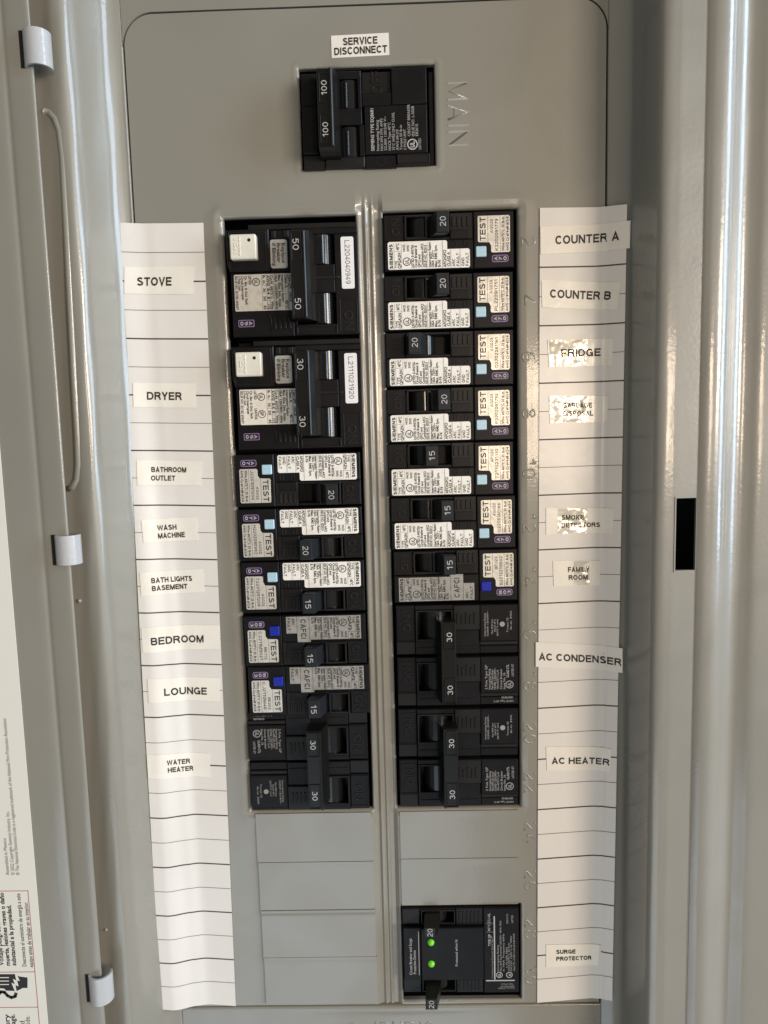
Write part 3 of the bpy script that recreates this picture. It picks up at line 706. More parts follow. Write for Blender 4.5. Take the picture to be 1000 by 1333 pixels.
def gfci2(px, py, amps, serial, label, csa):
    bx, bv = P(px, py, 8); x, v = bx - 1.5, bv - 6.2
    ro = root('double_breaker', label, 'circuit breaker', x, v, 0, 0, BR)
    b = MB()
    box(b, .2, .4, 57.8, 50.2, -30, -6.5, PLAST, .3)
    plate(b, [(-.9, 3.4), (18.2, 3.4), (18.2, 21.4), (.2, 21.4), (-.9, 18)], -5, 4.6, PLAST, .5)
    frame(b, .2, 4.4, 17.0, 20.4, .4, 4.4, 4.9, PLAST_M, .1)
    box(b, .2, 21.5, 28.0, 49.8, -7, 3.2, PLAST, .4)
    box(b, 18.3, 3.6, 28.0, 21.4, -7, 2.8, PLAST, .3)
    for q in (.6, ): box(b, 8.6, q, 57.4, q + 2.4, -7, 1.6, PLAST_M, .3)
    box(b, 19.0, 3.9, 21.0, 6.8, 2.6, 3.4, PLAST_M, .2); box(b, 24.6, 3.9, 26.8, 6.8, 2.6, 3.4, PLAST_M, .2)
    box(b, 28.0, 3.2, 57.5, 5.8, -7, 2.9, PLAST, .35)
    box(b, 47.0, 5.9, 57.5, 49.8, -7, 2.9, PLAST, .35)
    box(b, 28.1, 18.8, 46.9, 31.2, -7, 2.9, PLAST, .35)
    box(b, 36.0, 24.0, 48.8, 25.2, 2.7, 3.4, PLAST_M, .2)
    box(b, 28.1, 44.8, 46.9, 49.8, -7, 2.6, PLAST, .35)
    box(b, 28.1, 5.8, 29.4, 44.8, -7, 2.6, PLAST, .3)
    frame(b, 29.0, 45.4, 47.4, 49.4, .5, 2.4, 3.4, PLAST_M)
    frame(b, 48.6, 34, 56.6, 49, .3, 2.8, 3.3, PLAST_M, .1)
    onoff(b, "ON", 52.4, 43.6, 4.0, 3.0, rot=-90)
    for q in range(4): box(b, 18.8 + q * 2.2, 41.6, 20.0 + q * 2.2, 46.6, 3.0, 3.9, PLAST_M, .2)
    tube(b, [(16.4, 39.4, 3.3), (17.6, 42.0, 3.3), (17.9, 48, 3.3)], .3, PLAST_M)
    for v0_, v1_ in ((6, 18.6), (31.4, 44.6)): slot_hub(b, 41.0, v0_, v1_, 5.0, -2.0)
    for v0_, v1_ in ((6, 18.6), (31.4, 44.6)): box(b, 40.5, v0_, 42.3, v1_, -1, 3.3, HUB, .5)
    b.build('body', ro)
    # tie-bar handle spanning both poles
    h = MB()
    def rg(a, c, v0, v1, hh): return [(a, v0, hh), (c, v0, hh), (c, v1, hh), (a, v1, hh)]
    loft(h, [rg(30, 38.8, 7.0, 43.6, -3), rg(29.4, 38.6, 6.6, 43.8, 4), rg(28.6, 36.8, 6.4, 44, 10.6), rg(28.6, 34.6, 6.6, 43.8, 13.6), rg(29.2, 34.0, 7, 43.4, 14.1)], TIE)
    box(h, 33.9, 6.9, 35.3, 43.6, 12, 14.7, TIE, .45)
    for v0_ in (7.6, 30.6): frame(h, 29.3, v0_, 33.7, v0_ + 12.0, .3, 14.0, 14.5, PLAST_M, .1)
    ho = h.build('tie_bar_handle', ro)
    for vc in (12.6, 37.6):
        t = MB(); btext(t, amps, 31.3, vc, 2.7, -90, w=4.8, align='C', t=.12, h=14.2, m=INK_W); t.build('lettering', ho)
    q = MB(); plate(q, rrect(1.5, 6.2, 13.1, 16.8, .7, 3), 4.5, 8.4, CREAM, .5)
    bo = q.build('test_button', ro)
    t = MB(); text(t, "TEST", 4.8, 11.4, 2.6, -90, w=8.0, align='C', h=8.42, m=CREAM, ext=.03, hs=5); disc(t, 10.1, 8.8, .75, 8.47, INK); t.build('lettering', bo)
    q = MB(); plate(q, rrect(18.4, 7.6, 26.0, 20.0, 1.1, 4), 2.7, 3.0, SILVER_L, .06); lo_ = q.build('notice_label', ro)
    t = MB()
    for s, uu, w_ in (("Replace", 24.2, 8.6), ("Breaker", 22.2, 8.4), ("if Blinking", 20.1, 9.8)): text(t, s, uu, 9.2, 1.6, -90, w=w_, h=3.04, bold=.02)
    t.build('lettering', lo_)
    q = MB(); plate(q, rrect(1.6, 22.4, 27.8, 38.4, .5, 2), 3.1, 3.36, WHITE_L if csa else SILVER_L, .06); lo_ = q.build('rating_label', ro)
    t = MB(); H = 3.4
    def Tx(s, u, v, c, w, bd=.032): text(t, s, u, v, c * 1.06, -90, w=w, bold=bd, h=H)
    for s, uu, w_ in (("ISSUE NO. EI1765 693697", 2.6, 14.8), ("2 Pole Unit", 4.0, 6.4), ("Circuit Interrupter", 5.4, 10.6), ("Cir. Bkr. & Gnd. Fault", 6.9, 12.6), ("LISTED", 8.8, 4.0)): Tx(s, uu, 23.0, 1.05, w_)
    ul_logo(t, 11.5, 25.8, 1.8, -90, H)
    if csa:
        ring(t, 11.5, 33.6, 1.8, .3, H, INK); text(t, "SP", 11.5, 33.4, 1.5, -90, w=2.0, align='C', h=H, bold=.03); Tx("LR47556", 8.8, 31, 1.05, 5)
    for uu in (14.0, 16.2, 17.6, 19.4): flat(t, uu, 22.6, uu + .12, 38.2, H, INK)
    for vv in (27.2, 31, 34): flat(t, 14.1, vv, 17.6, vv + .12, H, INK)
    for s, uu, w_ in (("lb. in.   36   50    45", 15.1, 15), ("AWG  8-4  8    1/2", 16.9, 15), ("Cu-Al  60/75°C  Wire", 18.5, 15), ("10kA  120/240V~ 60Hz", 20.4, 15), ("Max. Rms. Sym. Amps", 22.0, 14), ("Interrupting Rating", 23.4, 12), ("Class A          40°C", 25.0, 15), ("Type QPF   HACR", 26.8, 12)): Tx(s, uu, 22.9, 1.1, w_)
    flat(t, 24.3, 22.6, 24.42, 38.2, H, INK); flat(t, 25.8, 22.6, 25.92, 38.2, H, INK)
    t.build('lettering', lo_)
    q = MB(); plate(q, rrect(2.7, 42.2, 9.9, 45.4, .5, 3), 3.1, 3.32, PURPLE_INK, .03); bo = q.build('code_badge', ro)
    t = MB(); plate(t, rrect(3.0, 42.5, 9.6, 45.1, .5, 3), 3.32, 3.36, PURPLE, .01)
    for ch, uu in zip("A50", (8.2, 6.3, 4.3)): btext(t, ch, uu, 43.8, 1.4, -90, align='C', t=.18, h=3.4, m=INK_W, w=1.7)
    t.build('lettering', bo)
    q = MB(); plate(q, rrect(49.9, 7.3, 55.6, 29.8, .8, 4), 2.8, 3.1, SERIAL_L, .06); lo_ = q.build('serial_label', ro)
    t = MB(); btext(t, serial, 52.8, 8.9, 2.2, -90, w=18.8, h=3.14, t=.11); t.build('lettering', lo_)
gfci2(298.6, 305.5, "50", "L2204040949", 'black double 50 amp breaker with cream button at the top of the left column', False)
gfci2(306.0, 459.0, "30", "L2111021920", 'black double 30 amp breaker with cream button, beside the DRYER label', True)

def qp2(x, v, rot, label, du=0):
    ro = root('double_breaker', label, 'circuit breaker', x, v, 0, rot, BR)
    b = MB()
    box(b, .2, .4, 57.8, 50.4, -30, -6.5, PLAST, .3)
    for o in (0, 25.2):
        box(b, .3, o + .7, 9.2, o + 18.2, -7, 2.4, PLAST, .35)
        box(b, .3, o + 18.4, 9.2, o + 24.7, -7, 1.6, PLAST_M, .3)
        frame(b, .9, o + 2.4, 8.9, o + 17.6, .25, 2.2, 2.7, PLAST_M, .08)
        onoff(b, "ON", 5.2, o + 9.2, 3.6, 2.45)
        box(b, 9.3, o + .7, 27.2, o + 3.0, -7, 2.9, PLAST, .3); box(b, 9.3, o + 17.8, 27.2, o + 24.7, -7, 2.2, PLAST, .35)
        frame(b, 9.6, o + 3.1, 27.0, o + 17.7, .7, 1.6, 3.3, PLAST_M)
        box(b, 10.4, o + 21.2, 38.6, o + 21.7, 2.0, 2.6, PLAST_M, .12)
        box(b, 9.3, o + 3.0, 10.6, o + 17.8, -7, 2.6, PLAST, .3)
        slot_hub(b, 19.0, o + 3.6, o + 17.2, 6.5, -4)
        box(b, 27.3, o + .9, 39.6, o + 12.9, -7, 3.3, PLAST_M, .35)
        box(b, 27.3, o + 13.0, 39.6, o + 24.7, -7, 2.2, PLAST, .35)
        for q in range(5): box(b, 28.9 + q * 2.0, o + 4.4 + (q % 2) * 1.2, 29.7 + q * 2.0, o + 9.8, 3.2, 3.75, PLAST_M, .15)
        box(b, 39.7, o + .9, 57.5, o + 18.6, -7, 3.0, PLAST, .4)
        box(b, 39.7, o + 18.8, 57.5, o + 20.6, -7, 2.2, PLAST_M, .3); box(b, 39.7, o + 21.0, 57.5, o + 24.7, -7, 1.8, PLAST, .3)
        frame(b, 40.6, o + 1.9, 56.8, o + 17.6, .2, 2.9, 3.15, PLAST_M, .05)
    b.build('body', ro)
    c = 24.6 + du
    h = MB()
    def rg(a, cc_, v0, v1, hh): return [(a, v0, hh), (cc_, v0, hh), (cc_, v1, hh), (a, v1, hh)]
    loft(h, [rg(c - 6, c + 3, 6.6, 44.4, -3), rg(c - 5.2, c + 3.4, 6.4, 44.6, 4), rg(c - 4.6, c + 3.6, 6.2, 44.8, 8.4), rg(c - 3.2, c + 3.6, 6.2, 44.8, 13.0), rg(c - 2.8, c + 3.2, 6.6, 44.4, 13.4)], TIE)
    frame(h, c - 2.0, 7.0, c + 3.1, 19.0, .3, 13.3, 13.9, PLAST_M, .1); frame(h, c - 2.0, 32.4, c + 3.1, 44.2, .3, 13.3, 13.9, PLAST_M, .1)
    box(h, c - 3.2, 6.2, c - 2.4, 44.8, 13, 13.9, TIE, .2)
    ho = h.build('tie_bar_handle', ro)
    for vc in (13.2, 38.2):
        t = MB(); btext(t, "30", c + .6, vc, 2.5, 90, w=4.4, align='C', t=.13, h=13.5, m=INK_W); t.build('lettering', ho)
    t = MB(); H = 3.04
    for s, u, v_, w_ in (("Interrupting Rating", 42, 16, 11), ("10,000A 120/240V~", 43.3, 16, 12), ("Max RMS Sym", 45.4, 15, 7), ("HACR 40°C", 46.7, 14, 6), ("60/75°C wire", 47.9, 16, 8), ("Torque 25", 52.6, 14.4, 7), ("lb-in 30A", 54.2, 13, 9)): text(t, s, u, v_, .8, 90, w=w_, h=H, m=INK_G, bold=.005)
    ring(t, 50.2, 10.4, 1.2, 1.1, H, INK_G)
    for s, u, w_ in (("2 Pole Type QP", 42.4, 12.0), ("Interrupting Rating", 43.9, 10.0), ("Max RMS Sym Amps", 45.2, 9.6), ("10,000 120/240V~", 46.5, 10.4), ("Wire 60/75°C Cu-Al", 47.8, 9.4), ("Circuit Breaker", 49.4, 10), ("Issue No. 26", 50.9, 8)): text(t, s, u, 25.2 + 16.8, 1.0, 90, w=w_, h=H, m=INK_G, bold=.01)
    text(t, "CLASS CTL", 52.6, 25.2 + 11.2, 1.1, 90, w=6.4, h=H, m=INK_W, bold=.01); text(t, "LISTED E7", 54.9, 25.2 + 10.6, 1.0, 90, w=6.0, h=H, m=INK_G, bold=.01)
    ul_logo(t, 53.4, 25.2 + 14.6, 1.9, 90, H, INK_G)
    text(t, "SIEMENS", 52.4, 25.2 + 21.4, .9, 180, w=5.4, align='C', h=1.84, m=INK_G, bold=.01); text(t, "HACR Type 40°C", 50.6, 25.2 + 23.2, .9, 180, w=9.4, align='C', h=1.84, m=INK_G, bold=.01)
    t.build('lettering', ro)
x, v = P(514.2, 786.5, 2); qp2(x, v, 0, 'plain black double 30 amp breaker beside the AC CONDENSER label', -.6)
x, v = P(517.0, 921.5, 2); qp2(x, v, 0, 'plain black double 30 amp breaker beside the AC HEATER label', -.2)
x, v = P(482.0, 1053.5, 2); qp2(x, v, 180, 'plain black double 30 amp breaker beside the WATER HEATER label')

# main breaker --------------------------------------------------------
x, v = P(391.0, 92.0, 3)
ro = root('main_breaker', 'wide black 100 amp main breaker alone above the columns, under the SERVICE DISCONNECT label', 'circuit breaker', x, v, 0, 0)
b = MB(); box(b, -.2, -.2, 57.9, 41.5, -30, -6.5, PLAST, .3)
box(b, 0, 1.0, 6.6, 14.4, -7, 2.2, PLAST, .4); box(b, 0, 14.6, 6.6, 34.6, -7, 2.9, PLAST, .4); box(b, 0, 34.8, 9.4, 41.0, -7, 1.9, PLAST_M, .3)
box(b, 6.7, .4, 26.2, 3.6, -7, 2.4, PLAST, .5); box(b, 16.2, 16.2, 26.2, 23.0, -7, 3.0, PLAST, .3); box(b, 24.6, 3.7, 26.2, 16.1, -7, 2.8, PLAST, .3)
box(b, 24.8, 23.1, 27.0, 36.0, -7, 2.8, PLAST, .3); box(b, 9.6, 36.2, 27.0, 40.6, -7, 2.8, PLAST_M, .5)
box(b, 26.4, .8, 39.2, 9.8, -7, 1.2, PLAST_M, .3); box(b, 39.4, .4, 54.6, 15.2, -7, 3.2, PLAST, .35); box(b, 26.4, 10.0, 39.2, 15.2, -7, 2.8, PLAST, .3)
box(b, 27.2, 15.4, 54.6, 35.6, -7, 3.0, PLAST, .35); box(b, 27.2, 35.8, 41.0, 41.0, -7, 2.2, PLAST, .35); box(b, 41.2, 35.8, 55.4, 40.2, -7, 2.8, PLAST_M, .35)
frame(b, 41.4, 35.9, 55.2, 39.8, .3, 2.7, 3.2, PLAST_M, .1)
box(b, 55.6, 0.2, 57.8, 41.2, -7, -1.5, PLAST, .3)
onoff(b, "OFF", 32.8, 5.4, 4.4, 1.25, w=9.5)
ring(b, 34.0, 38.4, 2.1, .35, 2.35, PLAST_M)
slot_hub(b, 20.4, 4.0, 16.0, 5.5, -3.6); slot_hub(b, 20.6, 23.4, 36.0, 5.5, -3.6)
box(b, 18.8, 5, 20.0, 15.6, 0, 2.4, HUB, .4); box(b, 19.0, 25, 20.2, 35.4, 0, 2.4, HUB, .4)
b.build('body', ro)
h = MB()
def rg(a, c_, v0, v1, hh): return [(a, v0, hh), (c_, v0, hh), (c_, v1, hh), (a, v1, hh)]
loft(h, [rg(9.0, 16.8, 2.0, 37.6, -3), rg(8.4, 16.8, 2.2, 37.4, 3.0), rg(7.8, 16.2, 3.4, 36.4, 8), rg(7.9, 14.6, 4.3, 35.8, 13.6), rg(8.4, 14.1, 4.7, 35.4, 14.1)], TIE)
box(h, 13.1, 4.5, 14.4, 35.6, 13, 14.9, TIE, .4)
for v0_ in (6.2, 22.6): frame(h, 8.8, v0_, 12.8, v0_ + 12.0, .3, 14.0, 14.5, PLAST_M, .1)
ho = h.build('tie_bar_handle', ro)
t = MB(); btext(t, "100", 11.0, 12.2, 2.4, 90, w=5.8, align='C', t=.13, h=14.2, m=INK_W); t.build('lettering', ho); t = MB(); btext(t, "100", 11.0, 28.9, 2.4, 90, w=5.8, align='C', t=.13, h=14.2, m=INK_W); t.build('lettering', ho)
t = MB(); H = 3.04
for s, u, w_, c in (("SIEMENS TYPE EQ8681", 30.6, 17.6, 1.35), ("Interrupting Rating", 32.8, 12.8, 1.2), ("MAX RMS SYM. AMPS", 34.6, 13.4, 1.1), ("22,000 120/240 V~", 36.2, 14.2, 1.1), ("HACR Type 40°C", 38.0, 11.6, 1.15), ("75°C WIRE ONLY CU/AL", 39.8, 15.8, 1.15), ("AWG #4-2/0", 41.4, 8.6, 1.1), ("Torque 50 lb-in", 43.0, 10.4, 1.1), ("2 POLE UNIT", 44.7, 8.6, 1.1)):
    text(t, s, u, 34.2, c, 90, w=w_, h=H, m=INK_W if c > 1.3 else INK_G, bold=.012)
for s, u, w_ in (("CIRCUIT BREAKER", 46.6, 13.2), ("ISSUE NO. L-5038", 48.4, 12.4), ("E82615", 50.0, 5.0)): text(t, s, u, 28.6, 1.15, 90, w=w_, h=H, m=INK_G, bold=.012)
ul_logo(t, 48.0, 32.0, 2.3, 90, H, INK_W); text(t, "LISTED", 51.2, 34.2, 1.1, 90, w=4.6, h=H, m=INK_G, bold=.01)
t.build('lettering', ro)

# surge breaker -------------------------------------------------------
x, v = P(522.6, 1182.5, 3)
ro = root('surge_breaker', 'black surge breaker with two green lights at the bottom of the right column', 'circuit breaker', x, v, 0, 0)
b = MB(); box(b, .2, .2, 58.0, 46.4, -30, -6.5, PLAST, .3)
box(b, .3, .8, 9.0, 9.0, -7, 2.4, PLAST_M, .35); box(b, .3, 38.0, 9.0, 45.6, -7, 2.4, PLAST_M, .35)
for a, c_ in ((.8, 9.4), (37.6, 45.6)):
    box(b, 9.2, a, 26.6, a + 1.4, -7, 2.4, PLAST, .3); frame(b, 9.6, a + .6, 26.4, c_ - .6, .6, 1.6, 2.9, PLAST_M); slot_hub(b, 17.4, a + 1.4, c_ - 1, 5.6, -4)
    box(b, 26.8, a, 40.0, c_, -7, 2.8, PLAST_M, .35)
    for q in range(6): box(b, 28.2 + q * 1.9, a + 1.2, 28.8 + q * 1.9, c_ - 1.4, 2.7, 3.3, PLAST_M, .15)
box(b, 40.2, .6, 57.6, 45.6, -7, 3.2, PLAST, .4)
b.build('body', ro)
q = MB(); box(q, .6, 9.5, 9.2, 37.3, -7, 4.4, PLAST, .35); box(q, 9.3, 9.5, 40.1, 37.3, -7, 4.9, PLAST, .35); cv = q.build('cover_plate', ro)
t = MB()
text(t, "Circuit Breaker and Surge", 4.0, 34.4, 1.35, 90, w=19.4, h=4.44, m=INK_W, bold=.002); text(t, "Protective Device", 5.9, 34.0, 1.35, 90, w=12.6, h=4.44, m=INK_W, bold=.002)
flat(t, 8.0, 11.2, 8.25, 34.6, 4.44, INK_W); text(t, "Protected when lit", 26.6, 29.6, 1.25, 90, w=14.2, h=4.94, m=INK_W)
t.build('lettering', cv)
for v_ in (16.8, 28.2):
    q = MB(); rr = [[(14.2 + q_ * math.cos(2 * math.pi * i / 16), v_ + q_ * math.sin(2 * math.pi * i / 16), hh) for i in range(16)] for q_, hh in ((1.7, 4.7), (1.55, 5.5), (1.0, 6.2), (.4, 6.5))]
    loft(q, rr, LED, True); q.build('indicator_light', ro)
for v0_, v1_, vb0, vb1, lab in ((4.5, 9.8, 1.6, 8.0, 1), (42.0, 48.0, 38.6, 44.4, 2)):
    h = MB(); uc = 13.8
    def r6(a, c_, v0, v1, hh): return [(a, v0, hh), (c_, v0, hh), (c_, v1, hh), (a, v1, hh)]
    loft(h, [r6(13.0, 20.0, vb0, vb1, -3), r6(11.2, 18.4, (vb0 * .6 + v0_ * .4), (vb1 * .6 + v1_ * .4), 5), r6(10.8, 16.4, v0_, v1_, 10.6), r6(11.2, 16.0, v0_ + .4, v1_ - .4, 11.1)], TIE)
    ho = h.build('handle', ro)
    t = MB(); btext(t, "20", 13.6, (v0_ + v1_) / 2, 2.5, 90, w=4.2, align='C', h=11.15, m=INK_W, t=.12); t.build('lettering', ho)
t = MB(); H = 3.24
flat(t, 45.3, 4.6, 45.9, 38.9, H, INK_W); flat(t, 41.2, 38.7, 55.4, 39.3, H, INK_W)
text(t, "TYPE QP", 43.2, 20.4, 1.3, 90, w=6.2, h=H, m=INK_W, bold=.01); text(t, "40°C", 43.0, 12.6, 1.2, 90, w=4.0, h=H, m=INK_W); text(t, "CU-AL", 43.0, 8.0, 1.2, 90, w=5.0, h=H, m=INK_W)
flat(t, 41.5, 8.2, 45.3, 8.35, H, INK_G); flat(t, 41.5, 12.9, 45.3, 13.05, H, INK_G)
text(t, "Combination Surge Protective Device Type 2", 44.4, 37.6, .8, 90, w=22, h=H, m=INK_G)
for s, u, v_, w_ in (("Interrupting Rating", 47.2, 34, 14), ("Max. RMS Symmetrical 120/240V~ 60Hz 10kA", 48.6, 34, 27), ("In 10kA  Frequency 60Hz", 50.0, 34, 20), ("L-N VPR 700V", 51.6, 32, 11), ("Wire 60/75°C 25 lb-in", 52.6, 34, 15), ("MCOV 150V L-G 700V", 53.8, 34, 19), ("Class CTL 15-20A Cu/Al #14-#8 AWG", 55.2, 34, 20), ("ISSUE DY-775", 52.0, 8.6, 5), ("LISTED", 54.4, 8.2, 4)): text(t, s, u, v_, .85, 90, w=w_, h=H, m=INK_G, bold=.006)
ul_logo(t, 47.9, 36.0, 1.6, 90, H, INK_W); ring(t, 52.8, 36.0, 1.6, .35, H, INK_W); text(t, "c", 52.8, 36.0, 1.4, 90, w=1.2, align='C', h=H, m=INK_W, bold=.03)
for s, u, v_, w_ in (("SIEMENS INDUSTRY", 51.8, 42.2, 7), ("Norcross, GA 30071", 51.2, 43.2, 8), ("Made in Mexico", 51.6, 41.0, 6)): text(t, s, u, v_, .75, 180, w=w_, align='C', h=H, m=INK_G)
t.build('lettering', ro)

# =================================================================== paper directory strips
def sstep(t): t = min(max(t, 0), 1); return t * t * (3 - 2 * t)
def surfR(x, v):
    return .55 + 4.3 * sstep((x - 99.5) / 18) * (1 if x < 113 else 1) + .42 * math.exp(-((x - 105.4) / .45) ** 2) * -1 + .12 * math.sin(v * .05) * sstep((x - 95) / 10)
def surfL(x, v):
    a = -x; b = sstep((v - 40) / 200)
    return .55 + (2.2 + 3.2 * b) * sstep((a - 99 + 6 * b) / 16) + (.12 + .5 * b) * math.exp(-((a - 96.5 - 1.5 * math.sin(v * .01)) / 3.0) ** 2) + .12 * math.sin(v * .045)
def strip(name, label, c4, surf, dotted):
    "c4: corners TL TR BR BL in panel mm"
    mb = MB(); NU, NV = 36, 150
    def pt(s, t, e=0):
        a = (c4[0][0] + (c4[1][0] - c4[0][0]) * s, c4[0][1] + (c4[1][1] - c4[0][1]) * s)
        b = (c4[3][0] + (c4[2][0] - c4[3][0]) * s, c4[3][1] + (c4[2][1] - c4[3][1]) * s)
        x = a[0] + (b[0] - a[0]) * t; v = a[1] + (b[1] - a[1]) * t
        return (x, v, surf(x, v) + e)
    vs2 = [pt(i / NU, j / NV) for j in range(NV + 1) for i in range(NU + 1)]
    vb = [(p[0], p[1], p[2] - .12) for p in vs2]
    n1 = len(vs2)
    fs = [(j * (NU + 1) + i, j * (NU + 1) + i + 1, (j + 1) * (NU + 1) + i + 1, (j + 1) * (NU + 1) + i) for j in range(NV) for i in range(NU)]
    mb.add(vs2, fs, PAPER, smooth=True); mb.add(vb, fs, PAPER, smooth=True)
    per = [i for i in range(NU + 1)] + [j * (NU + 1) + NU for j in range(1, NV + 1)] + [NV * (NU + 1) + i for i in range(NU - 1, -1, -1)] + [j * (NU + 1) for j in range(NV - 1, 0, -1)]
    mb.add([vs2[i] for i in per] + [vb[i] for i in per], [(k, (k + 1) % len(per), len(per) + (k + 1) % len(per), len(per) + k) for k in range(len(per))], PAPER)
    o = mb.build(name); o['label'] = label; o['category'] = 'paper strip'
    for k in range(1, 30):
        thick = (k % 2 == 0)
        th = (.62 if thick else .28) / 381
        ln = MB(); N = 36
        vs3 = []
        for i in range(N + 1):
            s = i / N; vs3.append(pt(s, k / 30 - th / 2, .10)); vs3.append(pt(s, k / 30 + th / 2, .10))
        ln.add(vs3, [(2 * i, 2 * i + 2, 2 * i + 3, 2 * i + 1) for i in range(N)], LINE if thick else LINE_F)
        ln.build('printed_line', o)
    return pt
TL, TR, BR_, BL = P(155.5, 290.5, 1.5), P(264.8, 290, .6), P(307, 1310, .6), P(210.5, 1313.5, 5.5)
ptL = strip('directory_strip', 'long white paper strip ruled with lines, taped left of the breakers, headed by STOVE', (TL, TR, BR_, BL), surfL, False)
TL, TR, BR_, BL = P(703, 270.5, .6), P(817.3, 265, 5.2), P(798.5, 1306.5, 5.2), P(699.5, 1305.5, .6)
ptR = strip('directory_strip', 'long white ruled paper strip right of the breakers, carrying COUNTER A at its top', (TL, TR, BR_, BL), surfR, False)

def sticker(px4, lines, surf, label, m=STICK, crink=None, rot=0):
    "px4: TL TR BR BL corners of a stuck-on name label as measured"
    hs = []
    c = []
    for (px, py) in px4:
        h = 1.0
        for _ in range(4): x, v = P(px, py, h); h = surf(x, v) + .3
        c.append((x, v))
    W = math.hypot(c[1][0] - c[0][0], c[1][1] - c[0][1]); Hh = math.hypot(c[3][0] - c[0][0], c[3][1] - c[0][1])
    def pt(u, v_, e):
        s, t = u / W, v_ / Hh
        a = (c[0][0] + (c[1][0] - c[0][0]) * s, c[0][1] + (c[1][1] - c[0][1]) * s); b = (c[3][0] + (c[2][0] - c[3][0]) * s, c[3][1] + (c[2][1] - c[3][1]) * s)
        x = a[0] + (b[0] - a[0]) * t; v = a[1] + (b[1] - a[1]) * t
        return (x, v, surf(x, v) + .28 + e)
    mb = MB(); NU, NV = 30, 8
    def grid(u0, u1, v0, v1, e, mm, nu=NU, nv=NV, jit=0):
        vs2 = [pt(u0 + (u1 - u0) * i / nu, v0 + (v1 - v0) * j / nv, e + (random.uniform(-jit, jit) if 0 < i < nu and 0 < j < nv else 0)) for j in range(nv + 1) for i in range(nu + 1)]
        mb.add(vs2, [(j * (nu + 1) + i, j * (nu + 1) + i + 1, (j + 1) * (nu + 1) + i + 1, (j + 1) * (nu + 1) + i) for j in range(nv) for i in range(nu)], mm, smooth=True)
        per = [(u0 + (u1 - u0) * i / 20, v0) for i in range(21)] + [(u1, v1)] + [(u1 - (u1 - u0) * i / 20, v1) for i in range(1, 21)]
        n = len(per); mb.add([pt(a, b, e) for a, b in per] + [pt(a, b, -.17) for a, b in per], [(k, (k + 1) % n, n + (k + 1) % n, n + k) for k in range(n)], mm)
    grid(0, W, 0, Hh, 0, m)
    o = mb.build('name_label'); o['label'] = label; o['category'] = 'label'; o['group'] = 'name labels taped to the paper strips'
    if crink:
        mb = MB(); a0, a1 = crink; grid(W * a0, W * a1, .2, Hh - .2, .07, CRINK, 20, 9, .07); mb.build('crinkled_tape', o)
    t = MB()
    for (s, px, py, cap, pw) in lines:
        hx, hv = P(px, py, surf(*P(px, py, 1)) + .3)
        # local coordinates of the text centre inside the sticker
        ax = ((c[1][0] - c[0][0]) / W, (c[1][1] - c[0][1]) / W)
        u = (hx - c[0][0]) * ax[0] + (hv - c[0][1]) * ax[1]; v_ = -(hx - c[0][0]) * ax[1] + (hv - c[0][1]) * ax[0]
        k = (P(px + 10, py, 2)[0] - P(px, py, 2)[0]) / 10
        btext(t, s, u, v_, cap * k * 1.06, 0, w=pw * k, align='C', t=.205 if cap > 8 else .225, h=.15, m=INK, surf=pt)
    t.build('lettering', o)

sticker(((162, 347), (252, 346), (252, 383), (162, 382)), [("STOVE", 202.5, 366, 10, 44)], surfL, 'cream STOVE label, uppermost on the left strip')
sticker(((173, 498), (255, 499), (255, 531), (174, 530)), [("DRYER", 214.5, 515.5, 9.6, 45)], surfL, 'cream DRYER label, second on the left strip')
sticker(((178, 599), (263, 600), (262, 632), (179, 632)), [("BATHROOM", 220.5, 611.5, 6.4, 45), ("OUTLET", 213, 622.5, 6.4, 31)], surfL, 'cream BATHROOM OUTLET label on the left strip')
sticker(((184, 677), (256, 673), (258, 703), (187, 707)), [("WASH", 217.5, 686.5, 6.4, 24), ("MACHINE", 223.5, 696.5, 6.4, 34)], surfL, 'slightly tilted WASH MACHINE label on the left strip')
sticker(((182, 745), (264, 741), (266, 771), (184, 776)), [("BATH LIGHTS", 224.5, 754, 6.6, 50), ("BASEMENT", 221.5, 764.5, 6.4, 43)], surfL, 'cream BATH LIGHTS BASEMENT label on the left strip')
sticker(((184, 817), (286, 814), (286, 845), (186, 850)), [("BEDROOM", 232.5, 832.5, 9.4, 65)], surfL, 'wide BEDROOM label reaching the right edge of the left strip')
sticker(((192, 884), (286, 883), (286, 913), (194, 915)), [("LOUNGE", 242.5, 899, 9.2, 53)], surfL, 'cream LOUNGE label on the left strip')
sticker(((191, 982), (273, 981), (274, 1012), (193, 1013)), [("WATER", 231.5, 992, 6.2, 27), ("HEATER", 233.5, 1001.5, 6.2, 30)], surfL, 'WATER HEATER label, lowest on the left strip')
sticker(((703.5, 295), (821, 287), (820, 323), (704, 331)), [("COUNTER A", 763.5, 311, 10.4, 81)], surfR, 'wide COUNTER A label overhanging the right edge of the right strip', crink=None)
sticker(((705, 364), (808, 367), (803, 403), (706, 400)), [("COUNTER B", 754.5, 384, 10.2, 80)], surfR, 'slightly tilted COUNTER B label on the right strip')
sticker(((713, 442), (798, 440), (797, 475), (715, 478)), [("FRIDGE", 755.5, 459.5, 9.6, 52)], surfR, 'FRIDGE label with crinkled shiny tape on the right strip', crink=(.02, .62))
sticker(((715, 515), (792, 515), (791, 549), (716, 551)), [("GARBAGE", 751.5, 528, 6.6, 38), ("DISPOSAL", 752, 539, 6.4, 40)], surfR, 'GARBAGE DISPOSAL label almost hidden by crinkled shiny tape', crink=(.01, .68))
sticker(((711, 661), (799, 662), (798, 694), (711, 696)), [("SMOKE", 745.5, 674, 6.4, 29), ("DETECTORS", 755.5, 684.5, 6.2, 50)], surfR, 'SMOKE DETECTORS label under crinkled shiny tape on the right strip', crink=(.18, .62))
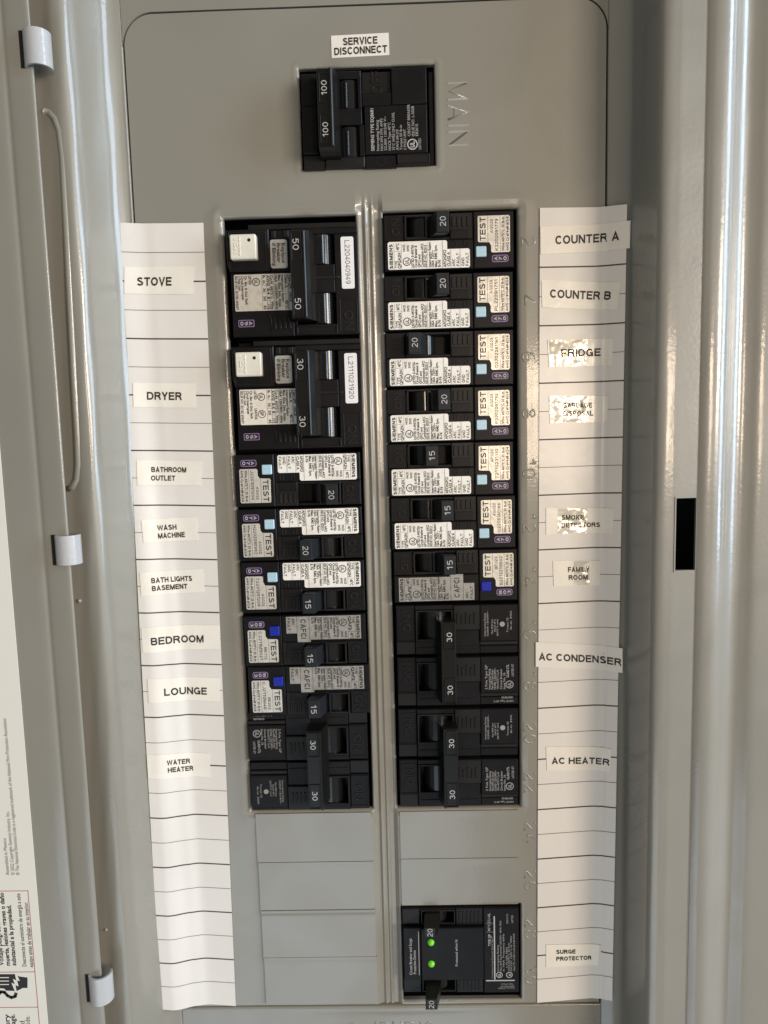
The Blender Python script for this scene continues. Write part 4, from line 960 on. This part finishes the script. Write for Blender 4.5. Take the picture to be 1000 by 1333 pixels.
sticker(((720, 730), (781, 730), (781, 762), (721, 763)), [("FAMILY", 753, 741.5, 6.4, 28), ("ROOM", 752, 752, 6.2, 25)], surfR, 'narrow FAMILY ROOM label with a crinkled patch on the right strip', crink=(.45, .78))
sticker(((697.5, 836), (810.5, 844), (810.5, 876), (697.5, 868)), [("AC CONDENSER", 752.5, 857, 9.2, 104.5)], surfR, 'AC CONDENSER label spanning the whole width of the right strip', m=STICK_W)
sticker(((711, 972), (796, 975), (794, 1005), (712, 1003)), [("AC HEATER", 755, 990.5, 8.4, 75)], surfR, 'AC HEATER label with scuffed tape on the right strip')
sticker(((711, 1230), (783, 1230), (782, 1257), (711, 1259)), [("SURGE", 737, 1239, 5.6, 25), ("PROTECTOR", 747.5, 1248, 5.6, 46)], surfR, 'SURGE PROTECTOR label, lowest on the right strip')
mb_before = None
# label above the main breaker (stuck straight on the face)
def surf0(x, v): return face_h(x, v) - .12
sticker(((431, 46.5), (506, 42.5), (507, 71.5), (432, 75.5)), [("SERVICE", 469.3, 53.2, 8.6, 45), ("DISCONNECT", 470, 65.4, 8.6, 69)], surf0, 'white SERVICE DISCONNECT label on the grey face above the main breaker', m=STICK_W)
bpy.data.objects[[o.name for o in bpy.data.objects if o.name.startswith('name_label')][-1]]['group'] = ''
for o in bpy.data.objects:
    if o.get('group') == '': del o['group']

# =================================================================== safety sticker on the door
DS = 32.35
ro = root('safety_sticker', 'off-white safety sticker with red frames and black warnings on the open door', 'sticker', 0, 0, 0, 0)
mb = MB()
xr = -157.3
plate(mb, [(-240, -60), (xr, -60), (xr - .4, TV1 - 20), (-240, TV1 - 20)], DS - .2, DS, DOORSTK, .03); mb.build('sheet', ro)
t = MB(); H = DS + .05
def dt(s, px, py, pyend, cap, bold=0.0):
    x, v = P(px, py, DS); x2, v2 = P(px, pyend, DS)
    text(t, s, x, v, cap, 90, w=abs(v - v2), h=H, m=INK, bold=bold)
dt("Assembled in Mexico", 10, 1139, 1091, 1.6); dt("© 2022 Copyright Siemens Industry, Inc.", 17, 1139, 1056, 1.6)
dt("® The National Electrical Code is a registered trademark of the National Fire Protection Association", 23.5, 1139, 935, 1.6)
dt("Voltaje peligroso.", 2.0, 1257, 1200, 2.3, .02)
dt("muerte, lesiones graves o daño", 10.5, 1257, 1162, 2.0, .03); dt("substancial a la propiedad.", 18.5, 1257, 1178, 2.0, .03)
dt("Desconecte el suministro de energía a este", 32.0, 1258, 1163, 1.9, .01); dt("equipo antes de trabajar en su interior.", 41.0, 1259, 1174, 1.9, .01)
dt("or property damage.", 22.5, 1392, 1320, 2.3, .02); dt("serious injury", 14.5, 1385, 1320, 2.3, .02); dt("Turn off before working inside.", 44, 1420, 1322, 2.3)
dt("equipment to avoid", 36, 1410, 1329, 2.3)
t.build('lettering', ro)
t = MB()
x1, va = P(37, 1159.5, DS); x2, vb = P(45, 1265, DS); x3, vc = P(49, 1311, DS)
xe = x1
for vv in (va, vb, vc): flat(t, -238, vv - .16, xe, vv + .16, H, INK_R)
flat(t, xe - .32, va, xe, TV1 - 30, H, INK_R)
t.build('red_frame', ro)
t = MB()
def pp(pts): return [P(a, b, DS) for a, b in pts]
hand = pp([(-20, 1268), (21, 1268), (25, 1271), (36, 1272.5), (36, 1286), (30, 1286), (22, 1290), (8, 1289.5), (6, 1287), (-20, 1284)])
t.add([(a, b, H) for a, b in hand], [tuple(range(len(hand)))], INK)
bolt = pp([(19.5, 1267), (22, 1267), (26, 1277), (22.5, 1276), (24.5, 1284), (20.5, 1282), (22, 1291), (20, 1291), (15, 1279), (19.5, 1281), (17, 1274), (21.5, 1276)])
t.add([(a, b, H + .05) for a, b in bolt], [tuple(range(len(bolt)))], DOORSTK)
for yy in (1272.5, 1277, 1281.5):
    a = P(-20, yy, DS); b_ = P(12, yy, DS); flat(t, a[0], a[1] - .15, b_[0], b_[1] + .15, H + .05, DOORSTK)
arc = [(21, 1293), (20, 1297), (15, 1298.5), (10, 1296), (6, 1291.5), (1, 1291), (-3, 1296), (-6, 1304)]
for (a, b) in zip(arc[:-1], arc[1:]):
    A2, B2 = P(*a, DS), P(*b, DS); d = Vector((B2[0] - A2[0], B2[1] - A2[1])); nrm = Vector((-d.y, d.x)).normalized() * .75
    d = d.normalized() * .35
    t.add([(A2[0] - d.x + nrm.x, A2[1] - d.y + nrm.y, H), (B2[0] + d.x + nrm.x, B2[1] + d.y + nrm.y, H), (B2[0] + d.x - nrm.x, B2[1] + d.y - nrm.y, H), (A2[0] - d.x - nrm.x, A2[1] - d.y - nrm.y, H)], [(0, 1, 2, 3)], INK)
t.build('shock_symbol', ro)
